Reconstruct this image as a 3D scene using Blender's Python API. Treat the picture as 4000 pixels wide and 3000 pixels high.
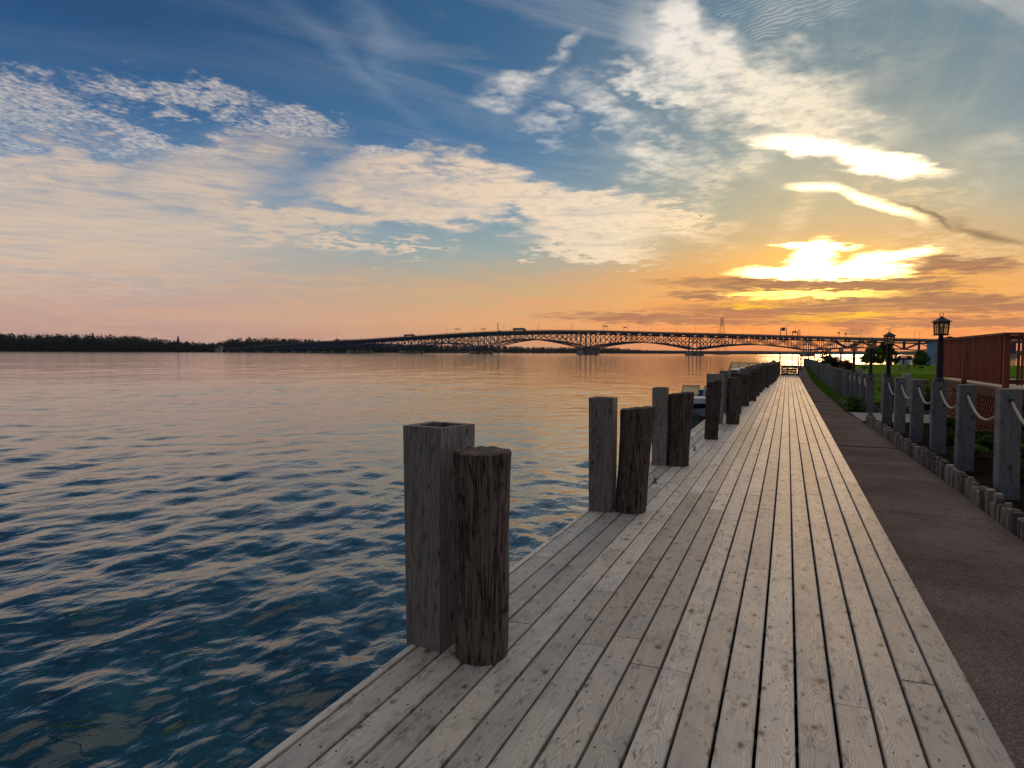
import bpy, math, random
import numpy as np
from mathutils import Vector, Matrix

scene = bpy.context.scene
for o in list(bpy.data.objects):
    bpy.data.objects.remove(o, do_unlink=True)
col = scene.collection

# ------------------------------------------------------------------ camera
FPX = 2700.0                       # focal length in photo pixels (4000 wide)
TH = math.atan(1075 / FPX)         # camera looks this far left of the boardwalk
ROLL = .0052
PITCH = math.atan((1500 - 1376.4) / FPX)
CAMZ = 1.5
_z = np.array([0, 0, 1.0])
F0 = np.array([-math.sin(TH), math.cos(TH), 0]); R0 = np.array([math.cos(TH), math.sin(TH), 0])
FW = F0 * math.cos(PITCH) - _z * math.sin(PITCH); U0 = _z * math.cos(PITCH) + F0 * math.sin(PITCH)
RT = R0 * math.cos(ROLL) + U0 * math.sin(ROLL); UP = U0 * math.cos(ROLL) - R0 * math.sin(ROLL)
CAM = np.array([0, 0, CAMZ])
cam_data = bpy.data.cameras.new('camera'); cam = bpy.data.objects.new('camera', cam_data); col.objects.link(cam)
cam_data.sensor_width = 36; cam_data.lens = FPX / 4000 * 36
cam_data.clip_start = .05; cam_data.clip_end = 30000
cam.matrix_world = Matrix(((RT[0], UP[0], -FW[0], 0), (RT[1], UP[1], -FW[1], 0), (RT[2], UP[2], -FW[2], CAMZ), (0, 0, 0, 1)))
scene.camera = cam
scene.render.resolution_x = 1024; scene.render.resolution_y = 768
scene.view_settings.view_transform = 'Standard'; scene.view_settings.look = 'None'
scene.view_settings.exposure = 0.14; scene.view_settings.gamma = 1
scene.render.engine = 'CYCLES'
scene.cycles.use_denoising = True; scene.cycles.use_adaptive_sampling = True; scene.cycles.adaptive_threshold = .02
scene.cycles.max_bounces = 6; scene.cycles.diffuse_bounces = 3; scene.cycles.glossy_bounces = 3; scene.cycles.transparent_max_bounces = 8
scene.cycles.sample_clamp_indirect = 4.0

def ray(x, y): return FW + RT * (x - 2000) / FPX - UP * (y - 1500) / FPX
def at_z(x, y, z):
    d = ray(x, y); return CAM + d * (z - CAMZ) / d[2]
def at_depth(x, y, Z): return CAM + ray(x, y) * Z
def hor(x): return 1366 + .0052 * x
def azel(x, y):
    d = ray(x, y); d = d / np.linalg.norm(d)
    return np.array([math.degrees(math.atan2(d[0], d[1])), math.degrees(math.asin(d[2]))])

# ------------------------------------------------------------------ node helpers
def lin(c):
    return tuple((v / 255 / 12.92 if v / 255 <= .04045 else ((v / 255 + .055) / 1.055) ** 2.4) for v in c)

class G:
    """small wrapper that writes node graphs as expressions"""
    def __init__(s, tree): s.t = tree; s.n = tree.nodes; s.l = tree.links
    def put(s, sock, v):
        if isinstance(v, bpy.types.NodeSocket): s.l.new(v, sock)
        elif v is not None:
            if hasattr(sock, 'default_value'):
                dv = sock.default_value
                if hasattr(dv, '__len__') and not isinstance(dv, str):
                    if not hasattr(v, '__len__'): v = (v,) * len(dv)
                    v = tuple(v)
                    if len(dv) == 4 and len(v) == 3: v = v + (1,)
                sock.default_value = v
    def m(s, op, a, b=None, c=None, clamp=False):
        n = s.n.new('ShaderNodeMath'); n.operation = op; n.use_clamp = clamp
        s.put(n.inputs[0], a)
        if b is not None: s.put(n.inputs[1], b)
        if c is not None: s.put(n.inputs[2], c)
        return n.outputs[0]
    def add(s, a, b): return s.m('ADD', a, b)
    def sub(s, a, b): return s.m('SUBTRACT', a, b)
    def mul(s, a, b): return s.m('MULTIPLY', a, b)
    def div(s, a, b): return s.m('DIVIDE', a, b)
    def vm(s, op, a, b=None, c=None):
        n = s.n.new('ShaderNodeVectorMath'); n.operation = op
        s.put(n.inputs[0], a)
        if b is not None: s.put(n.inputs[3 if op == 'SCALE' else 1], b)
        if c is not None: s.put(n.inputs[2], c)
        return n.outputs['Value'] if op in ('DOT_PRODUCT', 'LENGTH', 'DISTANCE') else n.outputs[0]
    def xyz(s, v):
        n = s.n.new('ShaderNodeSeparateXYZ'); s.put(n.inputs[0], v); return n.outputs
    def vec(s, x, y, z):
        n = s.n.new('ShaderNodeCombineXYZ')
        for i, q in enumerate((x, y, z)): s.put(n.inputs[i], q)
        return n.outputs[0]
    def noise(s, v, scale=5, detail=2, rough=.5, dist=0, color=False, lac=2.0, dim='3D'):
        n = s.n.new('ShaderNodeTexNoise'); n.noise_dimensions = dim; s.put(n.inputs['Vector'], v)
        s.put(n.inputs['Scale'], scale); s.put(n.inputs['Detail'], detail); s.put(n.inputs['Roughness'], rough)
        s.put(n.inputs['Distortion'], dist); s.put(n.inputs['Lacunarity'], lac)
        return n.outputs['Color'] if color else n.outputs['Fac']
    def voronoi(s, v, scale=5, feature='F1', rand=1, out='Distance', dim='3D'):
        n = s.n.new('ShaderNodeTexVoronoi'); n.feature = feature; n.voronoi_dimensions = dim
        s.put(n.inputs['Vector'], v); s.put(n.inputs['Scale'], scale); s.put(n.inputs['Randomness'], rand)
        return n.outputs[out]
    def map(s, v, a, b, c=0.0, d=1.0, smooth=False):
        n = s.n.new('ShaderNodeMapRange'); n.clamp = True
        if smooth: n.interpolation_type = 'SMOOTHSTEP'
        for i, q in enumerate((v, a, b, c, d)): s.put(n.inputs[i], q)
        return n.outputs[0]
    def mix(s, f, a, b, mode='MIX'):
        n = s.n.new('ShaderNodeMix'); n.data_type = 'RGBA'; n.blend_type = mode; n.clamp_factor = True
        s.put(n.inputs[0], f); s.put(n.inputs[6], a); s.put(n.inputs[7], b); return n.outputs[2]
    def ramp(s, f, stops, interp='LINEAR'):
        n = s.n.new('ShaderNodeValToRGB'); cr = n.color_ramp; cr.interpolation = interp
        while len(cr.elements) < len(stops): cr.elements.new(.5)
        for e, (p, c) in zip(cr.elements, stops): e.position = p; e.color = tuple(c) + (1,)
        s.put(n.inputs[0], f); return n.outputs[0]

# ------------------------------------------------------------------ world: evening sky with cirrus and altocumulus
SUN_AZ, SUN_EL = azel(3245, 1045)
world = bpy.data.worlds.new('World'); scene.world = world; world.use_nodes = True
def build_sky():
    g = G(world.node_tree); g.n.clear()
    D = g.n.new('ShaderNodeTexCoord').outputs['Generated']
    D = g.vm('NORMALIZE', D)
    dx, dy, dz = g.xyz(D)[:3]
    el = g.mul(g.m('ARCSINE', dz), 57.2958)
    az = g.mul(g.m('ARCTAN2', dx, dy), 57.2958)
    up = g.m('MAXIMUM', dz, 0.0)
    k = g.div(1.0, g.add(up, .055))
    PX = g.mul(dx, k); PY = g.mul(dy, k)            # position on a flat cloud layer
    P = g.vec(PX, PY, 0.0)
    # angular distance from the sun
    a, e = math.radians(SUN_AZ), math.radians(SUN_EL)
    sd = (math.sin(a) * math.cos(e), math.cos(a) * math.cos(e), math.sin(e))
    sun_ang = g.mul(g.m('ARCCOSINE', g.m('MINIMUM', g.vm('DOT_PRODUCT', D, sd), .99999)), 57.2958)
    s_az = g.m('ABSOLUTE', g.sub(az, float(SUN_AZ)))
    # clear sky colours by height, for three distances from the sun's azimuth
    T = g.div(g.m('MAXIMUM', el, 0.0), 60.0)
    def R(*st): return g.ramp(T, [(p / 60, lin(c)) for p, c in st])
    far = R((0, (186, 146, 138)), (3, (187, 154, 145)), (6, (170, 160, 156)), (9.5, (138, 150, 163)), (13, (92, 126, 160)), (17, (54, 95, 138)), (22, (36, 76, 118)), (28, (28, 65, 104)), (45, (36, 72, 116)), (60, (48, 84, 132)))
    mid = R((0, (206, 148, 112)), (2.5, (212, 158, 108)), (5, (188, 160, 120)), (8, (140, 158, 155)), (12, (98, 135, 160)), (17, (66, 109, 147)), (23, (51, 95, 134)), (30, (46, 86, 124)), (45, (52, 88, 130)), (60, (52, 86, 132)))
    nea = R((0, (226, 126, 80)), (2, (230, 134, 66)), (4.5, (222, 146, 66)), (7.5, (200, 156, 100)), (11, (160, 160, 138)), (15, (124, 144, 146)), (20, (104, 130, 140)), (27, (84, 116, 136)), (45, (70, 104, 140)), (60, (62, 96, 136)))
    clear = g.mix(g.map(s_az, 3, 27, smooth=True), nea, mid)
    clear = g.mix(g.map(s_az, 20, 56, smooth=True), clear, far)
    clear = g.vm('SCALE', clear, g.map(s_az, 70, 150, 1.0, .5, smooth=True))   # sky away from the sun, dimmed so post and pile fronts stay dark
    nish = g.n.new('ShaderNodeTexSky'); nish.sky_type = 'NISHITA'; nish.sun_disc = False
    nish.sun_elevation = math.radians(SUN_EL); nish.sun_rotation = math.radians(SUN_AZ)
    nish.dust_density = 2.0
    clear = g.mix(1.0, clear, g.vm('SCALE', nish.outputs[0], .004), 'ADD')
    # glow round the sun
    glow = g.m('POWER', g.map(sun_ang, 22, 0), 2.5)
    clear = g.mix(g.mul(glow, .22), clear, lin((250, 186, 88)))
    # ---- textures of the cloud layer
    def n2(v, sc, d, r=.5, dist=0): return g.noise(v, sc, d, r, dist, dim='2D')
    w1 = n2(P, 1.1, 3, .55); w2 = n2(g.vm('ADD', P, (7.3, 2.1, 0)), 4.2, 3.5, .62)
    wob = g.add(g.mul(g.sub(w1, .5), 1.0), g.mul(g.sub(w2, .5), .8))
    mel = g.mul(g.m('LOGARITHM', g.m('TANGENT', g.add(g.mul(g.m('MAXIMUM', el, -5.0), .0087266), .785398)), math.e), 57.2958)
    V = g.vec(g.add(az, g.mul(wob, 5.0)), g.add(mel, g.mul(g.add(wob, g.mul(g.sub(w2, .5), 1.6)), 2.4)), 0.0)      # ragged direction
    V0 = g.vec(g.add(az, g.mul(wob, 3.2)), g.add(mel, g.mul(g.sub(w2, .5), 1.1)), 0.0)
    V1 = g.vec(g.add(az, g.mul(wob, 1.6)), g.add(mel, g.mul(g.sub(w1, .5), 1.2)), 0.0)
    def merc(px, py):
        q = azel(px, py); return np.array([q[0], math.degrees(math.log(math.tan(math.pi / 4 + math.radians(q[1]) / 2)))])
    def ell(px, py, rx, ry, rot=0, v=V):
        """a soft patch of cloud: centre, half sizes and tilt measured in the photograph, kept as a direction in the sky"""
        c = merc(px, py); h = 2.0
        jx = (merc(px + h, py) - merc(px - h, py)) / (2 * h)
        sc = float(np.linalg.norm(jx)); a0 = math.atan2(jx[1], jx[0])
        n = g.n.new('ShaderNodeMapping'); n.vector_type = 'TEXTURE'
        g.put(n.inputs[0], v)
        n.inputs['Location'].default_value = (c[0], c[1], 0)
        n.inputs['Rotation'].default_value = (0, 0, a0 - math.radians(rot))
        n.inputs['Scale'].default_value = (rx * sc, ry * sc, 1)
        t = g.n.new('ShaderNodeTexGradient'); t.gradient_type = 'SPHERICAL'
        g.l.new(n.outputs[0], t.inputs[0])
        return t.outputs['Fac']
    def union(soft, *ms):
        r = ms[0]
        for q in ms[1:]: r = g.m('MAXIMUM', r, q)
        return g.map(r, 0.0, soft, smooth=True)
    # streaky cirrus, stretched along the wind
    ca, sa = math.cos(math.radians(-35)), math.sin(math.radians(-35))
    Q = g.vec(g.add(g.mul(PX, ca), g.mul(PY, sa)), g.mul(g.sub(g.mul(PY, ca), g.mul(PX, sa)), .32), 0.0)
    streak = n2(Q, 2.6, 5, .62, .5)
    fine = n2(P, 13, 3.5, .6)
    puff = n2(g.vec(PX, g.mul(PY, .8), 0.0), 52, 1.6, .5, .3)
    puff = g.add(g.mul(puff, .62), g.mul(n2(g.vec(PX, g.mul(PY, .7), 0.0), 19, 2.5, .55, .4), .38))
    lay = n2(g.vec(g.mul(az, .02), g.mul(el, .16), 0.0), 5.5, 4.5, .58, .8)                 # flat layers near the horizon
    lay2 = n2(g.vec(g.mul(az, .045), g.mul(el, .55), 0.0), 5.0, 3.5, .6, .6)
    # rippled undulatus
    rp = g.add(g.add(g.mul(PX, .45), g.mul(PY, .9)), g.mul(w2, .10))
    rip = g.m('SINE', g.mul(g.add(g.add(rp, g.mul(w1, .12)), g.mul(fine, .02)), 340.0))
    rip = g.mul(g.add(g.mul(rip, .5), .5), g.map(w2, .36, .6))
    # cloud colour by distance from the sun
    cc = g.ramp(g.div(sun_ang, 140.0), [(0, (2.4, 1.5, .55)), (.03, (1.2, .80, .36)), (.07, (.98, .72, .42)), (.12, (.88, .70, .50)), (.19, (.78, .60, .44)), (.3, (.60, .475, .365)), (.5, lin((206, 184, 166))), (1, lin((118, 118, 132)))])
    white = g.ramp(g.div(sun_ang, 140.0), [(0, (1.5, 1.1, .6)), (.07, (.98, .82, .58)), (.15, (.90, .82, .73)), (.28, (.70, .64, .58)), (.55, (.66, .62, .58)), (1, lin((118, 122, 134)))])
    sky = clear
    # thin cirrus everywhere above the haze
    thin = g.mul(g.map(streak, .5, .78), g.map(el, 7, 16))
    sky = g.mix(g.mul(thin, g.map(s_az, 50, 20, .04, .2)), sky, white)
    over = g.mul(g.map(streak, .20, .66, .25, 1.0), g.map(el, 31, 46, smooth=True))  # unseen bright cloud overhead, added to raise the ambient light on the boardwalk
    sky = g.mix(g.mul(over, .9), sky, white)
    # veil on the left and low layers
    veil = union(.8, ell(100, 880, 1800, 470, 2), ell(800, 700, 620, 210, -14), ell(250, 640, 560, 120, 6))
    vt = g.mul(veil, g.map(g.add(g.mul(lay, .5), g.mul(lay2, .5)), .32, .52, .45, 1.0))
    vt = g.mul(vt, g.map(streak, .28, .5, .6, 1.0))
    sky = g.mix(g.mul(vt, .92), sky, cc)
    low = g.mul(g.map(el, 9.5, 3.5, smooth=True), g.map(lay, .42, .64))
    sky = g.mix(g.mul(low, .5), sky, g.mix(g.map(sun_ang, 6, 40), lin((242, 150, 66)), lin((206, 166, 138))))
    # central lens-shaped sheet
    lens = union(.55, ell(1680, 750, 560, 170, 4), ell(2180, 812, 660, 150, 9), ell(1180, 850, 620, 90, -3), ell(1450, 965, 400, 34, 3), ell(2300, 960, 380, 80, 10), ell(2560, 850, 330, 60, 6))
    holes = union(.6, ell(1250, 805, 360, 30, 6, V0), ell(1620, 905, 330, 30, 6, V0), ell(1990, 935, 200, 36, 0, V0), ell(1380, 1002, 480, 34, 4, V0), ell(1060, 770, 260, 26, 4, V0))
    lt = g.mul(lens, g.sub(1.0, g.mul(holes, .85)))
    lt = g.mul(lt, g.map(fine, .25, .5, .7, 1.0))
    lt = g.mul(lt, g.map(lay, .3, .5, .6, 1.0))
    sky = g.mix(g.mul(lt, .95), sky, cc)
    # altocumulus flecks upper left
    fl = union(.7, ell(120, 420, 560, 190, 8), ell(560, 540, 480, 90, 12), ell(680, 375, 480, 90, 14), ell(1100, 505, 300, 80, 3), ell(1460, 605, 170, 50, -10))
    ft = g.map(g.add(puff, g.mul(fl, .20)), .46, .92)
    sky = g.mix(g.mul(g.mul(ft, g.map(fl, 0, .7)), .82), sky, lin((206, 194, 184)))
    # wisps in the middle
    wi = union(.95, ell(1960, 375, 240, 75, -22), ell(2120, 260, 200, 36, -38), ell(2130, 480, 160, 95, 20), ell(2380, 420, 380, 100, 28), ell(2590, 580, 330, 150, 40), ell(2770, 740, 110, 280, -10), ell(2840, 900, 140, 100, 20), ell(2900, 640, 150, 90, -20))
    wt = g.mul(wi, g.map(g.add(g.mul(streak, .5), g.mul(fine, .5)), .36, .62, .05, 1.0))
    sky = g.mix(g.mul(wt, .72), sky, g.mix(g.map(el, 9, 15), g.vm('SCALE', cc, .92), white))
    # feathery streaks fanning out from the sun
    fan = n2(g.vec(g.mul(g.m('ARCTAN2', g.sub(el, float(SUN_EL)), g.sub(az, float(SUN_AZ))), 2.6), g.mul(sun_ang, .028), 0.0), 3.6, 5, .6, .35)
    ft2 = g.mul(g.mul(g.map(fan, .44, .74), g.map(sun_ang, 6, 14, smooth=True)), g.mul(g.map(sun_ang, 34, 14, smooth=True), g.map(el, 3, 8)))
    sky = g.mix(g.mul(ft2, .07), sky, g.vm('SCALE', cc, .95))
    con = union(1.0, ell(1420, 280, 560, 60, 43, V0), ell(1500, 110, 330, 120, 60))
    sky = g.mix(g.mul(con, .16), sky, lin((160, 172, 190)))
    # big rippled sheet on the right
    big = union(.6, ell(2900, 310, 640, 230, 22), ell(3120, 460, 430, 140, 24), ell(2600, 330, 330, 70, 14), ell(2640, 130, 160, 170, 30))
    bt = g.mul(big, g.map(g.add(g.mul(fine, .6), g.mul(streak, .4)), .3, .54, .3, 1.0))
    sky = g.mix(g.mul(bt, .85), sky, white)
    sky = g.mix(g.mul(g.mul(union(.7, ell(2980, 350, 680, 260, 24), ell(3150, 40, 500, 130, 12)), rip), .20), sky, g.vm('SCALE', white, 1.12))
    topv = union(1.0, ell(3600, -20, 1000, 260, 4), ell(3350, 330, 480, 80, -22), ell(3850, 650, 300, 200, 20))
    sky = g.mix(g.mul(g.mul(topv, g.map(streak, .32, .62, .1, 1.0)), .40), sky, g.vm('SCALE', white, .78))
    br = union(1.0, ell(3160, 575, 300, 54, 6, V0), ell(3440, 645, 330, 52, 7, V0), ell(3320, 610, 320, 54, 14, V0))
    sky = g.mix(br, sky, (3.4, 2.6, 1.6))
    st = union(.9, ell(3200, 735, 170, 24, 2, V1), ell(3420, 795, 270, 36, 22, V1))
    sky = g.mix(st, sky, (3.0, 2.2, 1.1))
    leg = union(1.0, ell(3130, 820, 70, 170, 24), ell(3560, 760, 360, 80, 16), ell(3700, 960, 460, 80, 14))
    sky = g.mix(g.mul(g.mul(leg, g.map(fine, .3, .6, .3, 1.0)), .6), sky, (.92, .66, .36))
    dk = union(1.0, ell(3860, 915, 280, 40, 20, V1), ell(3640, 850, 260, 14, 24, V1))
    sky = g.mix(g.mul(dk, .8), sky, lin((132, 110, 86)))
    # yellow band and the gap with the sun behind
    yb = union(1.0, ell(3200, 1090, 1250, 170, 2))
    sky = g.mix(g.mul(yb, .36), sky, (.90, .44, .08))
    halo = union(1.0, ell(3230, 1030, 560, 140, 0, V0), ell(3150, 1143, 520, 60, 0, V0))
    sky = g.mix(g.mul(halo, .48), sky, (1.35, .78, .13))
    br2 = union(.75, ell(3190, 1068, 430, 40, 0, V0), ell(3190, 1000, 120, 80, 0, V0), ell(3210, 962, 220, 20, 2, V0), ell(3470, 1012, 230, 46, -10, V0), ell(3380, 1050, 240, 36, -4, V0))
    sky = g.mix(br2, sky, (8.5, 5.4, 2.0))
    d2 = union(.5, ell(3680, 1030, 330, 56, 4, V0), ell(3040, 1112, 660, 34, 1, V0), ell(3480, 1112, 400, 38, 0, V0), ell(2800, 1152, 300, 24, 0, V0), ell(3620, 1180, 760, 60, 2, V0), ell(3060, 1208, 620, 36, 0, V0), ell(3650, 1258, 620, 34, 0, V0), ell(2700, 1246, 760, 30, 1, V0), ell(3300, 1268, 160, 40, 20, V0))
    dt = g.mul(d2, g.map(lay2, .30, .52, .45, 1.0))
    sky = g.mix(g.mul(dt, .88), sky, lin((156, 114, 88)))
    br3 = union(.8, ell(3140, 1150, 430, 24, 0, V0))
    sky = g.mix(br3, sky, (3.2, 1.9, .36))
    br4 = union(1.0, ell(3170, 1246, 190, 26, 0, V0), ell(3350, 1232, 210, 24, -3, V0), ell(2960, 1196, 230, 16, 0, V0))
    sky = g.mix(g.mul(br4, .9), sky, (1.15, .60, .04))
    pk = g.mul(g.map(el, 4.0, 1.5), g.map(s_az, 32, 5))
    sky = g.mix(g.mul(g.mul(pk, g.map(lay2, .44, .6)), .55), sky, lin((246, 138, 78)))
    # below the horizon: dim water colour
    sky = g.mix(g.map(el, -.2, -3), sky, lin((90, 96, 100)))
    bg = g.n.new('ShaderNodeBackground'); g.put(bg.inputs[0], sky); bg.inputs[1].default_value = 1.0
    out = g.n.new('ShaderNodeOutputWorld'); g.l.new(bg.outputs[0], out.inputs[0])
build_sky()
world.cycles.sampling_method = 'MANUAL'; world.cycles.sample_map_resolution = 1024

# low sun behind thin cloud, a soft warm light along the boardwalk
sl = bpy.data.lights.new('sun', 'SUN'); sl.energy = .5; sl.angle = math.radians(10); sl.color = (1.0, .58, .26)
so = bpy.data.objects.new('sun', sl); col.objects.link(so)
_a, _e = math.radians(SUN_AZ), math.radians(SUN_EL)
so.rotation_euler = Vector((math.sin(_a) * math.cos(_e), math.cos(_a) * math.cos(_e), math.sin(_e))).to_track_quat('Z', 'Y').to_euler()

# ------------------------------------------------------------------ mesh helpers
class MB:
    def __init__(s): s.v = []; s.f = []; s.fm = []
    def _add(s, vs, fs, mi=0):
        b = len(s.v); s.v += [tuple(map(float, p)) for p in vs]; s.f += [tuple(b + i for i in q) for q in fs]; s.fm += [mi] * len(fs)
    def hexa(s, p, mi=0):       # 8 corners: bottom ring then top ring
        s._add(p, [(3, 2, 1, 0), (4, 5, 6, 7), (0, 1, 5, 4), (1, 2, 6, 5), (2, 3, 7, 6), (3, 0, 4, 7)], mi)
    def box(s, x0, x1, y0, y1, z0, z1, mi=0):
        s.hexa([(x0, y0, z0), (x1, y0, z0), (x1, y1, z0), (x0, y1, z0), (x0, y0, z1), (x1, y0, z1), (x1, y1, z1), (x0, y1, z1)], mi)
    def prism(s, prof, p0, ex, ey, ez, mi=0):
        """closed profile (list of 2D) in ex,ey extruded by the vector ez"""
        p0, ex, ey, ez = map(np.array, (p0, ex, ey, ez)); n = len(prof)
        a = [p0 + ex * q[0] + ey * q[1] for q in prof]
        s._add(a + [q + ez for q in a], [tuple(range(n))[::-1], tuple(range(n, 2 * n))] + [(i, (i + 1) % n, n + (i + 1) % n, n + i) for i in range(n)], mi)
    def bar(s, a, b, w, h=None, upv=(0, 0, 1), mi=0):
        a, b = np.array(a, float), np.array(b, float); h = h or w
        d = b - a; L = np.linalg.norm(d)
        if L < 1e-9: return
        d /= L; u = np.array(upv, float)
        if abs(d @ u) > .98: u = np.array([0, 1.0, 0])
        x = np.cross(d, u); x /= np.linalg.norm(x); u = np.cross(x, d)
        c = [(-w / 2, -h / 2), (w / 2, -h / 2), (w / 2, h / 2), (-w / 2, h / 2)]
        s.hexa([a + x * p + u * q for p, q in c] + [b + x * p + u * q for p, q in c], mi)
    def tube(s, pts, r, n=8, mi=0, cap=True):
        pts = [np.array(p, float) for p in pts]; m = len(pts)
        rr = r if hasattr(r, '__len__') else [r] * m
        vs = []; px = None
        for i, p in enumerate(pts):
            d = pts[min(i + 1, m - 1)] - pts[max(i - 1, 0)]; d /= np.linalg.norm(d) + 1e-12
            if px is None:
                ref = np.array([0, 0, 1.0]) if abs(d[2]) < .9 else np.array([1.0, 0, 0]); x = np.cross(d, ref)
            else: x = px - d * (px @ d)
            x /= np.linalg.norm(x); px = x; y = np.cross(d, x)
            for k in range(n):
                t = 2 * math.pi * k / n; vs.append(p + (x * math.cos(t) + y * math.sin(t)) * rr[i])
        fs = [(i * n + k, i * n + (k + 1) % n, (i + 1) * n + (k + 1) % n, (i + 1) * n + k) for i in range(m - 1) for k in range(n)]
        if cap: fs += [tuple(range(n))[::-1], tuple(range((m - 1) * n, m * n))]
        s._add(vs, fs, mi)
    def lathe(s, prof, c=(0, 0, 0), n=16, mi=0, jig=None):
        vs = []; m = len(prof)
        for r, z in prof:
            for k in range(n):
                t = 2 * math.pi * k / n; q = r * (jig[k] if jig else 1)
                vs.append((c[0] + q * math.cos(t), c[1] + q * math.sin(t), c[2] + z))
        fs = [(i * n + k, i * n + (k + 1) % n, (i + 1) * n + (k + 1) % n, (i + 1) * n + k) for i in range(m - 1) for k in range(n)]
        fs += [tuple(range(n))[::-1], tuple(range((m - 1) * n, m * n))]
        s._add(vs, fs, mi)
    def build(s, name, mat, parent=None, smooth=False, loc=None):
        me = bpy.data.meshes.new(name); me.from_pydata(s.v, [], s.f)
        for mm in (mat if isinstance(mat, (list, tuple)) else [mat]): me.materials.append(mm)
        if any(s.fm): me.polygons.foreach_set('material_index', s.fm)
        if smooth: me.polygons.foreach_set('use_smooth', [True] * len(me.polygons))
        me.update()
        o = bpy.data.objects.new(name, me); col.objects.link(o); o.parent = parent
        if loc is not None: o.location = loc
        return o
def fast_mesh(name, verts, quads, mat, parent=None, smooth=False):
    """big meshes straight from numpy arrays of vertices and quads"""
    me = bpy.data.meshes.new(name); verts = np.asarray(verts, np.float32); quads = np.asarray(quads, np.int32)
    me.vertices.add(len(verts)); me.vertices.foreach_set('co', verts.ravel())
    k = quads.shape[1]
    me.loops.add(quads.size); me.loops.foreach_set('vertex_index', quads.ravel())
    me.polygons.add(len(quads)); me.polygons.foreach_set('loop_start', np.arange(0, quads.size, k, dtype=np.int32))
    if smooth: me.polygons.foreach_set('use_smooth', np.ones(len(quads), bool))
    me.materials.append(mat); me.update(calc_edges=True)
    o = bpy.data.objects.new(name, me); col.objects.link(o); o.parent = parent; return o
def tag(o, label=None, cat=None, group=None, kind=None):
    if label: o['label'] = label
    if cat: o['category'] = cat
    if group: o['group'] = group
    if kind: o['kind'] = kind
    return o
def thing(name, label, cat, loc=(0, 0, 0), rz=0, group=None):
    o = bpy.data.objects.new(name, None); col.objects.link(o); o.empty_display_size = .2
    o.location = tuple(float(q) for q in loc); o.rotation_euler = (0, 0, rz); return tag(o, label, cat, group)
def copy_tree(o, parent=None):
    c = o.copy(); col.objects.link(c); c.parent = parent
    for ch in o.children: copy_tree(ch, c)
    return c
ORD = 'first second third fourth fifth sixth seventh eighth ninth tenth eleventh twelfth thirteenth fourteenth fifteenth sixteenth seventeenth eighteenth nineteenth twentieth'.split()
def leaves(rng, centre, rad, n, size, flat=0.0, shell=.55):
    """n leaf quads through an ellipsoid, denser toward its skin"""
    d = rng.normal(size=(n, 3)); d /= np.linalg.norm(d, axis=1)[:, None]
    r = shell + (1 - shell) * rng.random(n) ** .7; r[rng.random(n) < .22] *= .6
    c = np.array(centre) + d * r[:, None] * np.array(rad)
    a = rng.normal(size=(n, 3)); a /= np.linalg.norm(a, axis=1)[:, None]
    b = np.cross(a, rng.normal(size=(n, 3))); b /= np.linalg.norm(b, axis=1)[:, None] + 1e-9
    sz = size * (.6 + .8 * rng.random(n))[:, None]
    return np.stack([c - a * sz, c - b * sz * .55, c + a * sz, c + b * sz * .55], 1).reshape(-1, 3)
def leaf_obj(name, chunks, mat, parent=None):
    v = np.concatenate(chunks); q = np.arange(len(v)).reshape(-1, 4); return fast_mesh(name, v, q, mat, parent)

# ------------------------------------------------------------------ materials
MATS = {}
def new_mat(name):
    m = bpy.data.materials.new(name); m.use_nodes = True; g = G(m.node_tree); g.n.clear()
    b = g.n.new('ShaderNodeBsdfPrincipled'); o = g.n.new('ShaderNodeOutputMaterial'); g.l.new(b.outputs[0], o.inputs[0])
    MATS[name] = m; return m, g, b
def coords(g, which='Object'):
    return g.n.new('ShaderNodeTexCoord').outputs[which]
def bump(g, b, h, strength=.4, dist=.01):
    n = g.n.new('ShaderNodeBump'); n.inputs['Strength'].default_value = strength; n.inputs['Distance'].default_value = dist
    g.put(n.inputs['Height'], h); g.l.new(n.outputs[0], b.inputs['Normal'])
def plain(name, c, rough=.6, metal=0, var=.25, scale=6, spec=.4, bmp=0):
    m, g, b = new_mat(name); v = coords(g); n = g.noise(v, scale, 4, .6)
    k = g.map(n, .3, .7, 1 - var, 1 + var)
    g.put(b.inputs['Base Color'], g.vm('SCALE', c, k)); g.put(b.inputs['Roughness'], g.map(n, .3, .7, rough * .85, min(1, rough * 1.12)))
    b.inputs['Metallic'].default_value = metal; b.inputs['Specular IOR Level'].default_value = spec
    if bmp: bump(g, b, g.noise(v, scale * 5, 4, .6), bmp, .01)
    return m
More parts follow.
